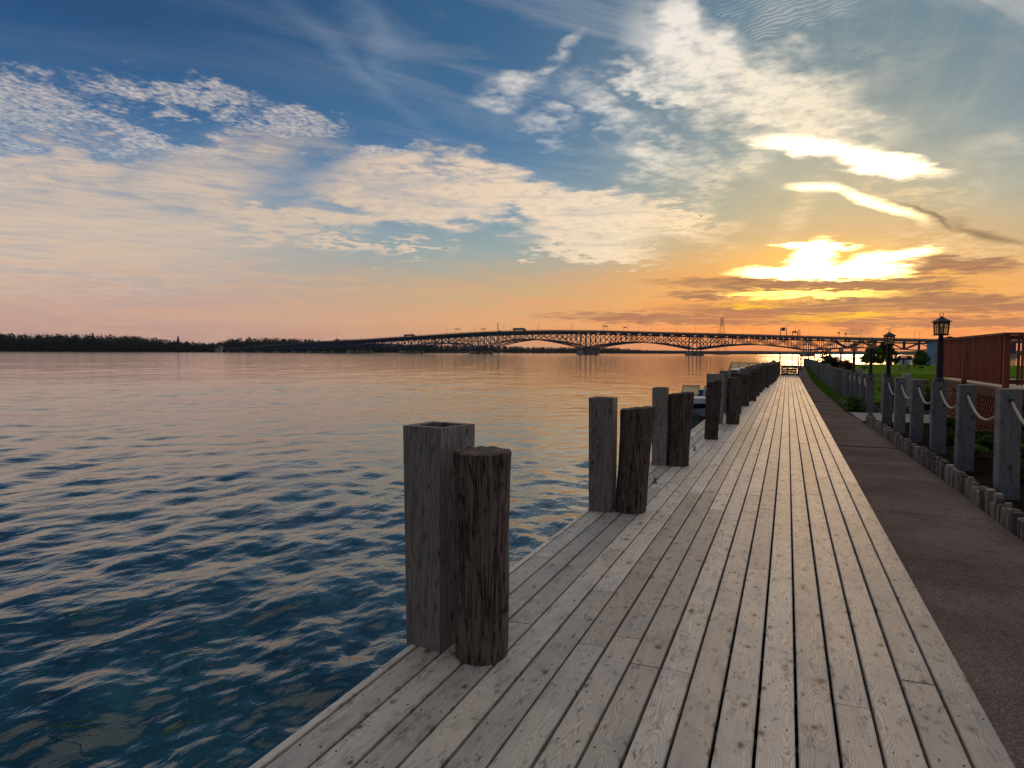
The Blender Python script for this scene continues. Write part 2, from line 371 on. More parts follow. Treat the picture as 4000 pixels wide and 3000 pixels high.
def wood(name, light, dark, ring=.0065, knots=.78, rough=.62, axis='Y', weather=(.5, .5, .5), wamt=.5, spec=.35, check=.0, bmp=.35, grain=1.0, contrast=1.0):
    """weathered softwood: growth rings cut by the board, knots, fibre, grey stains"""
    m, g, b = new_mat(name)
    oi = g.n.new('ShaderNodeObjectInfo').outputs['Random']
    x, y, z = g.xyz(coords(g))[:3]
    if axis == 'Z': y, z = z, y
    r1 = g.m('FRACT', g.mul(oi, 7.13)); r2 = g.m('FRACT', g.mul(oi, 23.7)); r3 = g.m('FRACT', g.mul(oi, 61.3))
    oy = g.mul(oi, 137.0)
    yy = g.add(y, oy)
    slow = g.noise(g.vec(g.mul(x, 1.2), g.mul(yy, .9), oy), 1.0, 2, .5)
    slow2 = g.noise(g.vec(g.mul(x, 2.0), g.mul(yy, 1.3), 5.0), 1.0, 2, .5)
    # knots: cells along the board
    kv = g.vec(g.add(g.mul(x, 6.0), g.mul(r2, 9.0)), g.mul(yy, 2.1), g.mul(r3, 20.0))
    kn = g.n.new('ShaderNodeTexVoronoi'); kn.voronoi_dimensions = '2D'; kn.inputs['Scale'].default_value = 1.0; g.put(kn.inputs['Vector'], kv)
    rel = g.vm('SUBTRACT', kv, kn.outputs['Position'])
    kw = g.sub(g.noise(g.vec(g.mul(x, 40.0), g.mul(yy, 22.0), 1.0), 1.0, 2), .5)
    rx, ry = g.xyz(g.vm('ADD', rel, g.vec(g.mul(kw, .10), g.mul(kw, -.07), 0.0)))[:2]
    kd = g.m('SQRT', g.add(g.m('POWER', g.div(rx, 6.0), 2.0), g.m('POWER', g.div(ry, 3.4), 2.0)))
    ks = g.map(g.xyz(kn.outputs['Color'])[0], .0, 1.0, .006, .021)             # knot size
    on = g.m('LESS_THAN', g.xyz(kn.outputs['Color'])[1], knots)
    near = g.mul(on, g.m('EXPONENT', g.mul(g.m('POWER', g.div(kd, g.mul(ks, 2.2)), 2.0), -1.0)))
    px = g.add(g.add(x, g.mul(g.sub(r1, .5), .16)), g.mul(g.sub(slow, .5), .10))
    pz = g.add(g.add(z, g.add(.012, g.mul(r2, .07))), g.mul(g.sub(slow2, .5), .14))
    rad = g.add(g.m('SQRT', g.add(g.mul(px, px), g.mul(pz, pz))), g.mul(near, .016))
    ph = g.m('FRACT', g.div(rad, ring))
    late = g.m('POWER', ph, 3.0)
    late = g.mul(late, g.map(ph, 1.0, .9))
    fib = g.noise(g.vec(g.mul(x, 420.0), g.mul(yy, 9.0), g.mul(z, 420.0)), 1.0, 3, .6)
    blot = g.noise(g.vec(g.mul(x, 5.0), g.mul(yy, 2.2), oy), 1.0, 5, .62)
    t = g.add(g.mul(late, .62 * grain), g.mul(g.map(fib, .35, .75), .34))
    base = g.mix(t, light, dark)
    base = g.mix(g.mul(g.map(blot, .45, .75), wamt), base, weather)
    tone = g.map(r3, 0, 1, 1 - .34 * contrast, 1 + .12 * contrast)
    warm = g.mix(g.mul(r1, .30 * contrast), (1, 1, 1), (1.08, .97, .84))
    base = g.mix(1.0, base, g.vm('SCALE', warm, tone), 'MULTIPLY')
    core = g.mul(on, g.map(g.div(kd, ks), 1.25, .35))
    base = g.mix(g.mul(core, .9), base, tuple(q * .30 for q in dark))
    smear = g.mul(g.mul(near, g.map(g.noise(g.vec(g.mul(x, 60.0), g.mul(yy, 12.0), 0.0), 1.0, 2), .4, .7)), .45)
    base = g.mix(smear, base, tuple(q * .6 for q in dark))
    dirt = g.map(g.noise(g.vec(g.mul(x, 24.0), g.mul(yy, 9.0), oy), 1.0, 4, .7), .56, .70)
    base = g.mix(g.mul(dirt, .8), base, tuple(q * .42 for q in dark))
    big = g.map(g.noise(g.vec(g.mul(x, 11.0), g.mul(yy, 3.2), g.add(oy, 9.0)), 1.0, 5, .72), .55, .72)
    base = g.mix(g.mul(big, .62), base, tuple(q * .75 for q in dark))
    hgt = g.add(g.mul(fib, .5), g.mul(late, -.6))
    if check:
        cr = g.noise(g.vec(g.mul(x, 34.0), g.mul(yy, 1.6), g.mul(z, 34.0)), 1.0, 4, .6)
        ck = g.map(g.m('ABSOLUTE', g.sub(cr, .5)), .035, .0)
        base = g.mix(g.mul(ck, check), base, tuple(q * .12 for q in dark)); hgt = g.sub(hgt, g.mul(ck, 2.0))
    g.put(b.inputs['Base Color'], base)
    g.put(b.inputs['Roughness'], g.map(fib, .3, .7, rough - .06, rough + .1)); b.inputs['Specular IOR Level'].default_value = spec
    bump(g, b, hgt, bmp, .0016)
    return m
plank_m = wood('weathered_plank', (.80, .715, .60), (.19, .155, .12), weather=(.40, .39, .38), wamt=.85, rough=.56, spec=.42)
joist_m = wood('dark_joist', (.10, .085, .07), (.05, .04, .03), rough=.85)
boxw_m = wood('grey_brown_box_board', (.35, .305, .27), (.105, .088, .078), axis='Z', ring=.011, weather=(.235, .22, .22), rough=.75, check=.5, wamt=.6)
pile_m = wood('creosoted_pile', (.175, .135, .11), (.026, .019, .015), axis='Z', ring=.02, weather=(.145, .115, .10), rough=.85, check=.95, knots=.5, bmp=.9, spec=.2)
post_m = wood('grey_post', (.27, .265, .275), (.10, .10, .105), axis='Z', ring=.010, weather=(.18, .18, .205), rough=.8, check=.25, knots=.85)
palepost_m = wood('pale_post', (.50, .47, .38), (.34, .31, .25), axis='Z', ring=.010, weather=(.42, .42, .38), rough=.8, check=.2)
log_m = wood('edging_log', (.36, .31, .26), (.19, .155, .125), axis='Z', ring=.008, weather=(.25, .24, .235), rough=.85, check=.5, contrast=2.2, knots=.2)
red_m = wood('red_stained_wood', (.38, .09, .05), (.22, .05, .03), axis='Z', ring=.012, weather=(.19, .058, .036), wamt=.4, rough=.65, knots=.3, grain=.6)
redh_m = wood('red_stained_rail', (.25, .070, .042), (.155, .040, .024), axis='Y', ring=.012, weather=(.19, .058, .036), wamt=.4, rough=.65, knots=.3, grain=.6)
tan_m = wood('tan_deck_board', (.52, .43, .34), (.34, .27, .21), axis='Y', rough=.7)
step_m = wood('step_board', (.30, .25, .20), (.16, .13, .105), axis='Y', rough=.85, spec=.06)
iron_m = plain('black_iron', (.012, .012, .016), .5, .3, .3, 30)
rope_m = plain('manila_rope', (.46, .40, .30), .9, 0, .3, 60)
bulb_m = plain('candle_sleeve', (.55, .48, .36), .5)
galv_m = plain('galvanised', (.20, .21, .23), .45, .8, .3, 20)
white_m = plain('white_gelcoat', (.72, .73, .74), .25, 0, .05, 3)
black_m = plain('black_hull_stripe', (.012, .012, .014), .3)
bseat_m = plain('blue_vinyl', (.03, .09, .20), .5)
bluesteel_m = plain('blue_bridge_paint', (.048, .095, .175), .55, 0, .3, .08)
concrete_m = plain('pier_concrete', (.30, .27, .23), .85, 0, .25, .4)
asphalt_m = plain('bridge_deck_concrete', (.16, .155, .15), .85, 0, .2, .2)
bluewall_m = plain('blue_metal_siding', (.26, .48, .68), .5, 0, .1, 2)
bluedoor_m = plain('blue_grey_door', (.20, .38, .55), .5, 0, .1, 2)
roof_m = plain('dark_roof', (.05, .055, .06), .7)
canvas_m = plain('black_canvas', (.012, .011, .012), .8)
trunk_m = plain('bark', (.07, .052, .04), .9, 0, .4, 10, bmp=.5)
goose_m = plain('goose_brown', (.075, .06, .048), .8, 0, .4, 30)
gooseblk_m = plain('goose_black', (.01, .01, .01), .7)
orange_m = plain('orange_sign', (.65, .16, .02), .6)
mast_m = plain('tower_steel', (.05, .052, .055), .6, .5, .2, .2)
truckw_m = plain('truck_trailer_panel', (.30, .26, .24), .5)
nail_m = plain('nail_head', (.045, .035, .03), .6, .4)
stone_m = plain('pale_stone', (.40, .37, .33), .9, 0, .35, 20, bmp=.4)
def glass(name, tint, alpha, rough=.05):
    m, g, b = new_mat(name); b.inputs['Base Color'].default_value = tint + (1,); b.inputs['Roughness'].default_value = rough
    b.inputs['Transmission Weight'].default_value = 0; b.inputs['Alpha'].default_value = alpha
    return m
amber_m = glass('amber_glass', (.78, .58, .24), .28, .12)
shield_m = glass('windshield_glass', (.42, .50, .28), .45)
def leafmat(name, c1, c2, rough=.6):
    m, g, b = new_mat(name)
    pos = g.n.new('ShaderNodeNewGeometry'); n = g.noise(pos.outputs['Position'], 1.7, 3, .6)
    rnd = pos.outputs['Random Per Island']
    c = g.mix(g.add(g.mul(n, .6), g.mul(rnd, .4)), c1, c2)
    g.put(b.inputs['Base Color'], c); b.inputs['Roughness'].default_value = rough; b.inputs['Specular IOR Level'].default_value = .06
    t = g.n.new('ShaderNodeBsdfTranslucent'); g.put(t.inputs[0], g.vm('SCALE', c, 1.3))
    mx = g.n.new('ShaderNodeMixShader'); mx.inputs[0].default_value = .18
    g.l.new(b.outputs[0], mx.inputs[1]); g.l.new(t.outputs[0], mx.inputs[2])
    out = [q for q in g.n if q.type == 'OUTPUT_MATERIAL'][0]; g.l.new(mx.outputs[0], out.inputs[0])
    return m
leafG = leafmat('green_leaves', (.06, .13, .02), (.13, .21, .035))
leafD = leafmat('dark_leaves', (.03, .065, .016), (.075, .12, .025))
leafY = leafmat('yellow_green_leaves', (.13, .17, .015), (.30, .28, .02))
leafB = leafmat('burgundy_leaves', (.05, .022, .012), (.085, .05, .018))
leafW = leafmat('far_wood_leaves', (.028, .046, .046), (.055, .076, .066))
leafR = leafmat('bare_twig_tops', (.055, .048, .056), (.085, .074, .080))
grassb = leafmat('grass_blades', (.07, .14, .012), (.15, .24, .03))

def pavement_mat():
    m, g, b = new_mat('exposed_aggregate'); v = coords(g)
    big = g.noise(v, .9, 5, .6); mid = g.noise(v, 9, 4, .6)
    vor = g.n.new('ShaderNodeTexVoronoi'); vor.inputs['Scale'].default_value = 150; g.put(vor.inputs['Vector'], v)
    st = g.xyz(vor.outputs['Color'])[0]
    c = g.ramp(st, [(0, (.145, .102, .084)), (.45, (.20, .146, .121)), (.8, (.245, .18, .15)), (1, (.38, .31, .26))])
    c = g.mix(g.map(big, .35, .65), c, g.vm('SCALE', c, .62))
    c = g.mix(g.mul(g.map(mid, .5, .8), .35), c, (.06, .05, .046))
    g.put(b.inputs['Base Color'], c); g.put(b.inputs['Roughness'], g.map(st, 0, 1, .6, .85)); b.inputs['Specular IOR Level'].default_value = 0
    bump(g, b, g.add(vor.outputs['Distance'], g.mul(mid, .4)), .5, .004)
    return m
pave_m = pavement_mat()
def ground_mat(name, stops, s1=.25, s2=9, rough=.95, bs=.4):
    m, g, b = new_mat(name); v = coords(g)
    n = g.add(g.mul(g.noise(v, s1, 4, .6), .55), g.mul(g.noise(v, s2, 5, .65), .45))
    g.put(b.inputs['Base Color'], g.ramp(n, stops)); b.inputs['Roughness'].default_value = rough; b.inputs['Specular IOR Level'].default_value = 0
    bump(g, b, g.noise(v, s2 * 3, 4, .7), bs, .02); return m
lawn_m = ground_mat('mown_lawn', [(.3, (.075, .145, .014)), (.5, (.11, .19, .018)), (.7, (.165, .225, .03))])
mulch_m = ground_mat('dark_mulch', [(.35, (.010, .008, .006)), (.5, (.024, .018, .014)), (.65, (.06, .046, .036))], 1.2, 24, bs=1.0)
soil_m = ground_mat('bank_soil', [(.3, (.03, .03, .02)), (.7, (.07, .06, .045))])
hill_m = ground_mat('far_hill_woods', [(.3, (.040, .052, .042)), (.5, (.052, .064, .052)), (.7, (.07, .08, .062))], .004, .03)
path_m = ground_mat('pale_concrete', [(.3, (.30, .27, .23)), (.7, (.44, .40, .34))], .8, 12, .85)
def water_mat():
    m, g, b = new_mat('river_water'); v = coords(g)
    cl = g.noise(v, .9, 5, .65, .8); gl = g.noise(v, 2.6, 4, .6, 1.2)
    c = g.mix(g.map(cl, .38, .68), (.003, .024, .028), (.016, .072, .076))
    c = g.mix(g.mul(g.map(gl, .45, .8), .25), c, (.045, .115, .12))
    g.put(b.inputs['Base Color'], c); g.put(b.inputs['Roughness'], g.map(g.vm('LENGTH', v), 25, 260, .04, .09)); b.inputs['IOR'].default_value = 1.6
    b.inputs['Specular IOR Level'].default_value = .5
    x, y, z = g.xyz(v)[:3]
    w = g.vec(g.mul(x, 1.0), g.mul(y, .55), 0.0)
    hf = g.noise(w, 5.5, 3, .55, .6); lf = g.noise(w, .55, 4, .6, .5)
    h = g.add(g.add(g.mul(hf, .015), g.mul(lf, .018)), g.mul(g.noise(w, 14, 2, .5, .4), .003))
    h = g.mul(h, g.map(g.vm('LENGTH', v), 10, 90, 1.0, .55))          # calmer out in the stream
    n = g.n.new('ShaderNodeBump'); n.inputs['Strength'].default_value = .8; n.inputs['Distance'].default_value = 1.0
    g.put(n.inputs['Height'], h); g.l.new(n.outputs[0], b.inputs['Normal'])
    return m
water_m = water_mat()

# ------------------------------------------------------------------ the setting
WATER = -.85
rng = np.random.default_rng(7); rnd = random.Random(11)
def ip(t, *st): return float(np.interp(t, [a for a, b in st], [b for a, b in st]))
def gz(Y): return -.0033 * Y                                             # boardwalk falls slightly
def gp(Y): return ip(Y, (-10, -.09), (0, -.09), (9, -.13), (18, -.19), (24, -.26), (33, -.34), (44, -.36), (52, -.25), (58, .12), (63, .40), (90, .45))   # footpath level
def gl(Y): return ip(Y, (-10, -.14), (9, -.17), (18, -.23), (24, -.30), (33, -.37), (300, -.37))   # lawn level
def pave_edge(Y): return ip(Y, (-10, 1.99), (7, 1.96), (10, 1.93), (14, 1.86), (18, 1.81), (24, 1.72), (40, 1.66), (55, 1.5), (70, 1.35))
DX0, DX1, PITCHX = -1.735, .82, .1503
DECK_Y0, DECK_Y1 = -3.0, 61.5

def river():
    # fan of quads round the viewer: fine near the boardwalk, coarse far away, with real waves
    nr, na = 1050, 430
    rr = np.concatenate([np.geomspace(1.2, 160, nr - 150), np.geomspace(164, 9000, 150)])
    aa = np.radians(np.linspace(-128, 62, na))
    Rr, Aa = np.meshgrid(rr, aa, indexing='ij')
    X = Rr * np.sin(Aa); Y = Rr * np.cos(Aa); Z = np.zeros_like(X)
    step = np.gradient(rr)[:, None] * np.ones_like(X); step = np.maximum(step, Rr * np.radians(190) / na * .6)
    r = np.random.default_rng(3)
    for i in range(110):
        lam = .14 * (2.2 / .14) ** (r.random() ** 1.15)
        th = math.radians(r.normal(-168, 34))                # travelling in towards the boardwalk
        k = 2 * math.pi / lam; amp = .0029 * lam ** .92 * (.6 + .8 * r.random())
        if lam < .6: amp *= .8
        ph = r.random() * 6.283
        arg = k * (X * math.cos(th) + Y * math.sin(th)) + ph + .6 * np.sin(.21 * X + .13 * Y + i)
        fade = np.clip((lam / step - 2.5) / 2.5, 0, 1)
        Z += amp * fade * (np.sin(arg) + .22 * np.sin(2 * arg + .6))
    for i in range(14):                                     # long low gust waves that still show far out
        lam = 3.2 * 3.4 ** r.random(); th = math.radians(r.normal(-150, 40)); k = 2 * math.pi / lam
        fade = np.clip((lam / step - 2.0) / 2.0, 0, 1)
        Z += .0012 * lam * fade * np.sin(k * (X * math.cos(th) + Y * math.sin(th)) + r.random() * 6.283 + .8 * np.sin(.05 * X - .04 * Y + i))
    env = .8 + .45 * np.sin(.11 * X - .07 * Y + 1.0) * np.sin(.05 * X + .09 * Y)
    Z = Z * env * np.interp(Rr, [6, 14, 70, 200], [1.12, 1.0, .62, .5]) + WATER       # liveliest along the boardwalk
    v = np.stack([X, Y, Z], -1).reshape(-1, 3)
    idx = np.arange(nr * na).reshape(nr, na)
    q = np.stack([idx[:-1, :-1], idx[1:, :-1], idx[1:, 1:], idx[:-1, 1:]], -1).reshape(-1, 4)[:, ::-1]
    tag(fast_mesh('river', v, q, water_m, smooth=True), kind='structure')
river()

def ground():
    # shore: lawn level ground with a sea wall along the boardwalk
    ys = [-12, -5, 0, 4, 9, 14, 18, 24, 30, 36, 44, 52, 60, 66, 72]
    m = MB(); xs = [-1.05, .75, 2.05, 3.2, 5, 9, 20, 60, 160]
    idx = {}
    for j, Y in enumerate(ys + [90, 110, 125, 138, 144]):
        for i, X in enumerate(xs):
            xx = X
            if Y > 66: xx = X + (3.2 if Y < 80 else 5.6 if Y < 100 else 7.5 if Y < 120 else 10) * (1 if i < 3 else (1 - (i - 3) / 6))
            zz = gl(Y) - (.22 if i < 3 and Y < 66 else 0)
            idx[i, j] = len(m.v); m.v.append((xx, Y, zz))
    nj = len(ys) + 5
    for j in range(nj - 1):
        for i in range(len(xs) - 1):
            m.f.append((idx[i, j], idx[i + 1, j], idx[i + 1, j + 1], idx[i, j + 1])); m.fm.append(0)
    o = m.build('lawn_ground', lawn_m); tag(o, kind='structure')
    w = MB()
    edge = [m.v[idx[0, j]] for j in range(nj)] + [m.v[idx[i, nj - 1]] for i in range(1, len(xs))]
    for a, b in zip(edge[:-1], edge[1:]):
        w._add([a, b, (b[0] - .05, b[1], -1.6), (a[0] - .05, a[1], -1.6)], [(0, 1, 2, 3)])
    tag(w.build('sea_wall', soil_m), kind='structure')
ground()

def footpath():
    root = bpy.data.objects.new('footpath', None); col.objects.link(root); tag(root, kind='structure')
    cuts = [-8, 1.0, 8.06, 13.9, 21.6, 28.6, 34.6, 40.6, 46.6, 52.0, 55.5, 59.0, 63.0, 68.0]
    for k, (a, b) in enumerate(zip(cuts[:-1], cuts[1:])):
        m = MB(); n = 4; t = [a + (b - a) * i / n for i in range(n + 1)]
        t[0] += .008; t[-1] -= .008
        dz = (.0, .0, .0, .010, -.012, .018, 0, .012, -.01, .01, 0, 0, 0)[k]
        tilt = (.0, .0, -.004, .006, 0, -.012, 0, 0, 0, 0, 0, 0, 0)[k]
        vs = []
        for i, Y in enumerate(t):
            z = gp(Y) + dz * (1 - i / n) + tilt * i / n
            x0, x1 = DX1 + .012, pave_edge(Y); c = .012 if i in (0, n) else 0
            vs += [(x0, Y, z - c), (x1, Y, z - c), (x1, Y, z - .16), (x0, Y, z - .16)]
        fs = []
        for i in range(n):
            p, q = 4 * i, 4 * i + 4
            fs += [(p, p + 1, q + 1, q), (p + 1, p + 2, q + 2, q + 1), (p + 2, p + 3, q + 3, q + 2), (p + 3, p, q, q + 3)]
        fs += [(3, 2, 1, 0), (4 * n, 4 * n + 1, 4 * n + 2, 4 * n + 3)]
        m._add(vs, fs); m.build('concrete_slab', pave_m, root)
footpath()

def boardwalk():
    root = bpy.data.objects.new('boardwalk', None); col.objects.link(root); tag(root, kind='structure')
    joints = {8: [3.29], 13: [3.24], 10: [5.11, 10.54], 14: [5.06], 16: [5.48], 9: [7.84], 7: [6.95, 10.58], 11: [6.02], 3: [5.22], 15: [3.6]}
    joints[8].append(8.76)
    def plank(name, x0, x1, y0, y1, dz=0, th=.038, mat=plank_m):
        w = x1 - x0; L = y1 - y0; c = .0035; m = MB()
        prof = [(-w / 2, -th), (w / 2, -th), (w / 2, -c * 1.2), (w / 2 - c * 1.4, 0), (0, -.0006 + rnd.uniform(-.0012, .0008)), (-w / 2 + c * 1.4, 0), (-w / 2, -c * 1.2)]
        m.prism(prof, (0, 0, 0), (1, 0, 0), (0, 0, 1), (0, L, gz(L)))
        o = m.build(name, mat, root, loc=((x0 + x1) / 2, y0, gz(y0) + dz + rnd.uniform(-.0016, .0016)))
        o.rotation_euler = (0, rnd.uniform(-.006, .006), rnd.uniform(-.00035, .00035)); return o
    nails = MB()
    for r in range(17):
        x0 = DX0 + r * PITCHX + .004; x1 = x0 + PITCHX - .0135 + rnd.uniform(-.001, .001)
        js = sorted(joints.get(r, []))
        cuts = [DECK_Y0]
        if js:
            y = js[0]
            while y > DECK_Y0 + 1.2: y -= rnd.choice((3.66, 4.27, 4.88)); 
            pre = []; y = js[0]
            while True:
                y -= rnd.choice((3.66, 4.27, 4.88))
                if y < DECK_Y0 + .8: break
                pre.append(y)
            cuts += sorted(pre) + js
        else: cuts.append(DECK_Y0 + rnd.uniform(.9, 4.5))
        while cuts[-1] < DECK_Y1:
            cuts.append(cuts[-1] + rnd.choice((3.66, 4.27, 4.88, 4.88)))
        cuts[-1] = DECK_Y1
        if cuts[-1] - cuts[-2] < .7: cuts.pop(-2)
        for a, b in zip(cuts[:-1], cuts[1:]):
            plank('plank', x0, x1, a + .003, b - .003)
        Y = .7 + .61 * math.floor(-3)
        while Y < 16:
            for xx in (x0 + .03, x1 - .03):
                nx, ny = xx + rnd.uniform(-.006, .006), Y + rnd.uniform(-.012, .012)
                if ny > 1: nails.lathe([(.0042, 0), (.0042, .0018)], (nx, ny, gz(ny) - .0004), 6)
            Y += .405
    nails.build('nail_heads', nail_m, root)['kind'] = 'stuff'
    y = DECK_Y0
    while y < DECK_Y1:                       # narrow outer strip beside a wide dark gap
        b = min(y + rnd.choice((3.66, 4.88)), DECK_Y1); plank('edge_strip', DX0 - .052, DX0 - .012, y + .003, b - .003, -.004, .05); y = b
    j = MB(); y = DECK_Y0 + .2
    while y < DECK_Y1:
        j.box(DX0 - .05, DX1 - .03, y - .019, y + .019, gz(y) - .23, gz(y) - .043); y += .405
    for xx in (-1.6, -.45, .6): j.hexa([(xx, DECK_Y0, -.5), (xx + .08, DECK_Y0, -.5), (xx + .08, DECK_Y1, -.7), (xx, DECK_Y1, -.7), (xx, DECK_Y0, -.235 - gz(-3)), (xx + .08, DECK_Y0, -.235), (xx + .08, DECK_Y1, gz(DECK_Y1) - .235), (xx, DECK_Y1, gz(DECK_Y1) - .235)])
    j.build('joist_frame', joist_m, root)
    f = MB(); f.hexa([(DX1 - .032, DECK_Y0, -.22), (DX1 - .004, DECK_Y0, -.22), (DX1 - .004, DECK_Y1, gz(DECK_Y1) - .3), (DX1 - .032, DECK_Y1, gz(DECK_Y1) - .3), (DX1 - .032, DECK_Y0, -.042), (DX1 - .004, DECK_Y0, -.042), (DX1 - .004, DECK_Y1, gz(DECK_Y1) - .042), (DX1 - .032, DECK_Y1, gz(DECK_Y1) - .042)])
    f.build('fascia_board', step_m, root)
boardwalk()

# garden bed between edging logs and the red deck, side path, far paths over the lawn
def sheet(name, pts, mat, kind='structure'):
    m = MB(); m._add(pts, [tuple(range(len(pts)))]); return tag(m.build(name, mat), kind=kind)
def strip(name, mat, x0, x1, Ys, zf, kind='structure'):
    m = MB()
    for Y in Ys: m.v += [(x0(Y), Y, zf(Y)), (x1(Y), Y, zf(Y))]
    for i in range(len(Ys) - 1): m.f.append((2 * i, 2 * i + 1, 2 * i + 3, 2 * i + 2)); m.fm.append(0)
    return tag(m.build(name, mat), kind=kind)
strip('garden_bed', mulch_m, lambda Y: pave_edge(Y) + .05, lambda Y: 3.99, [-10, 0, 6, 9, 12, 15, 18, 19.6], lambda Y: gp(Y) + .012)
strip('far_garden_bed', mulch_m, lambda Y: 1.95, lambda Y: 5.6, [23.4, 25, 27, 29.5], lambda Y: gl(Y) + .014)
sheet('side_path', [(pave_edge(20) + .02, 19.7, gp(19.7) + .006), (8, 20.3, gl(20) + .03), (8, 22.9, gl(23) + .03), (pave_edge(23) + .02, 23.2, gp(23.2) + .006)], path_m)
sheet('lawn_path', [(5.5, 37.0, gl(37) + .02), (60, 41, gl(40) + .02), (60, 42.2, gl(40) + .02), (5.5, 38.0, gl(38) + .02)], path_m)
sheet('far_lawn_path', [(4, 58, gl(58) + .02), (80, 63, gl(60) + .02), (80, 64.4, gl(60) + .02), (4, 59.2, gl(58) + .02)], path_m)

def grass(name, n, fx, y0, y1, zf, h, seed):
    r = np.random.default_rng(seed); Y = y0 + (y1 - y0) * r.random(n); a, b = zip(*[fx(y) for y in Y]); a, b = np.array(a), np.array(b)
    X = a + (b - a) * r.random(n); Z = np.array([zf(y) for y in Y])
    t = r.random(n) * 6.283; w = .006 + .006 * r.random(n); hh = h * (.5 + r.random(n))
    dx, dy = np.cos(t) * w, np.sin(t) * w; lx, ly = r.normal(size=n) * hh * .35, r.normal(size=n) * hh * .35
    v = np.stack([np.stack([X - dx, Y - dy, Z], 1), np.stack([X + dx, Y + dy, Z], 1), np.stack([X + lx, Y + ly, Z + hh], 1)], 1).reshape(-1, 3)
    return tag(fast_mesh(name, v, np.arange(len(v)).reshape(-1, 3), grassb), 'strip of green grass along the rope fence beside the path' if 'verge' in name else 'short green grass of the lawn behind the fence', 'grass', kind='stuff')
grass('verge_grass', 60000, lambda y: (pave_edge(y) - .02, pave_edge(y) + .55), 23.3, 66, lambda y: gp(y) - .02, .10, 5)
strip('verge_soil', lawn_m, lambda Y: pave_edge(Y) + .01, lambda Y: pave_edge(Y) + (.7 if Y < 60 else 1.6), [23.3, 28, 33, 40, 44, 48, 52, 55, 58, 61, 63, 68], lambda Y: gp(Y) - .012)
grass('lawn_grass', 120000, lambda y: (3.0, 9 + y * .25), 29.6, 75, lambda y: gl(y) - .01, .06, 6)

# ------------------------------------------------------------------ far shores
def shore_pt(px, Z): 
    Xc = (px - 2000) / FPX * Z; p = R0 * Xc + F0 * Z; return p[0], p[1]
def z_at(px, py, Z): return CAMZ + (hor(px) - py) / FPX * Z
def wood_mass(name, label, prof, Zf, seed, mats=(leafW,), dens=1.0, size=1.1, depth=60):
    """a wooded bank far across the river: many crowns of leaf faces on a low bank"""
    r = np.random.default_rng(seed); ch = []; px0, px1 = prof[0][0], prof[-1][0]
    px = px0
    while px < px1:
        Z0 = Zf(px); top = ip(px, *prof); hgt = z_at(px, top, Z0) - WATER
        step = max(5.0, hgt * .30) / Z0 * FPX
        for lay in range(3):
            Z = Z0 + lay * depth / 3 + r.uniform(-6, 6); p = px + r.uniform(-.6, .6) * step
            h = hgt * (Z / Z0) * r.uniform(.74, 1.02) * (1 if lay else .8); x, y = shore_pt(p, Z); w = h * r.uniform(.20, .34)
            ch.append(leaves(r, (x, y, WATER + h * .60), (w, w, h * .40), int(90 * dens), size * h / 22, shell=.5))
            ch.append(leaves(r, (x + r.uniform(-3, 3), y - 4, WATER + h * .26), (w * 1.3, w, h * .27), int(60 * dens), size * h / 20))
        px += step * .62
    o = leaf_obj(name, ch, mats[0]); return tag(o, label, 'woodland', kind='stuff')
left_prof = [(-1700, 1280), (-500, 1288), (0, 1297), (60, 1301), (200, 1302), (330, 1301), (450, 1305), (560, 1312), (640, 1322), (700, 1328), (780, 1334), (850, 1336), (880, 1322), (950, 1317), (1060, 1317), (1160, 1320), (1250, 1322), (1330, 1324), (1420, 1330), (1500, 1340), (1600, 1346), (1700, 1343)]
LZ = lambda px: ip(px, (-500, 1000), (400, 1080), (860, 1250), (1200, 1420), (1800, 1650))
wood_mass('riverside_wood', 'dark wooded bank across the river at the left', left_prof, LZ, 21, dens=2.3)
r_ = np.random.default_rng(5); tw = []
for px in np.arange(-300, 640, 9):
    p = px + r_.uniform(-5, 5); Z = LZ(p) + 45; x, y = shore_pt(p, Z); top = z_at(p, ip(p, *left_prof) - r_.uniform(-2, 4), Z)
    tw.append(leaves(r_, (x, y, top - 6), (2.2, 2.2, 6), 60, .55, shell=.2))
tag(leaf_obj('bare_treetops', tw, leafR), 'reddish bare treetops along the left wooded bank', 'treetops', kind='stuff')
mid_prof = [(1560, 1346), (1650, 1342), (1760, 1343), (1900, 1347), (2000, 1350), (2100, 1353), (2250, 1354), (2340, 1352), (2410, 1356), (2480, 1363), (2560, 1368), (2640, 1371), (2800, 1374), (2960, 1377)]
wood_mass('far_wood', 'low olive wooded shore seen under the bridge arches', mid_prof, lambda px: ip(px, (1560, 1700), (2400, 2100), (2960, 2600)), 22, dens=1.2, size=1.2, depth=120)
def ridge(name, prof, Z, seed, mat, thick=900):
    r = np.random.default_rng(seed); m = MB(); xs = np.arange(prof[0][0], prof[-1][0] + 1, 12); n = len(xs)
    for px in xs:
        t = z_at(px, ip(px, *prof) + r.uniform(-.35, .35), Z); a = shore_pt(px, Z); b = shore_pt(px, Z + thick)
        m.v += [(a[0], a[1], WATER - .3), (a[0], a[1], WATER + (t - WATER) * .55), (b[0], b[1], WATER + (t - WATER) * (Z + thick) / Z)]
    for i in range(n - 1):
        for k in range(2): m.f.append((3 * i + k, 3 * i + 3 + k, 3 * i + 4 + k, 3 * i + 1 + k)); m.fm.append(0)
    tag(m.build(name, mat), kind='structure')
ridge('far_hills', [(1500, 1374), (2200, 1371), (2450, 1369), (2600, 1369), (2750, 1371), (2900, 1370), (3050, 1372), (3200, 1373), (3350, 1372), (3500, 1373), (3650, 1371), (3900, 1370), (4300, 1368)], 4200, 8, hill_m)
m = MB()
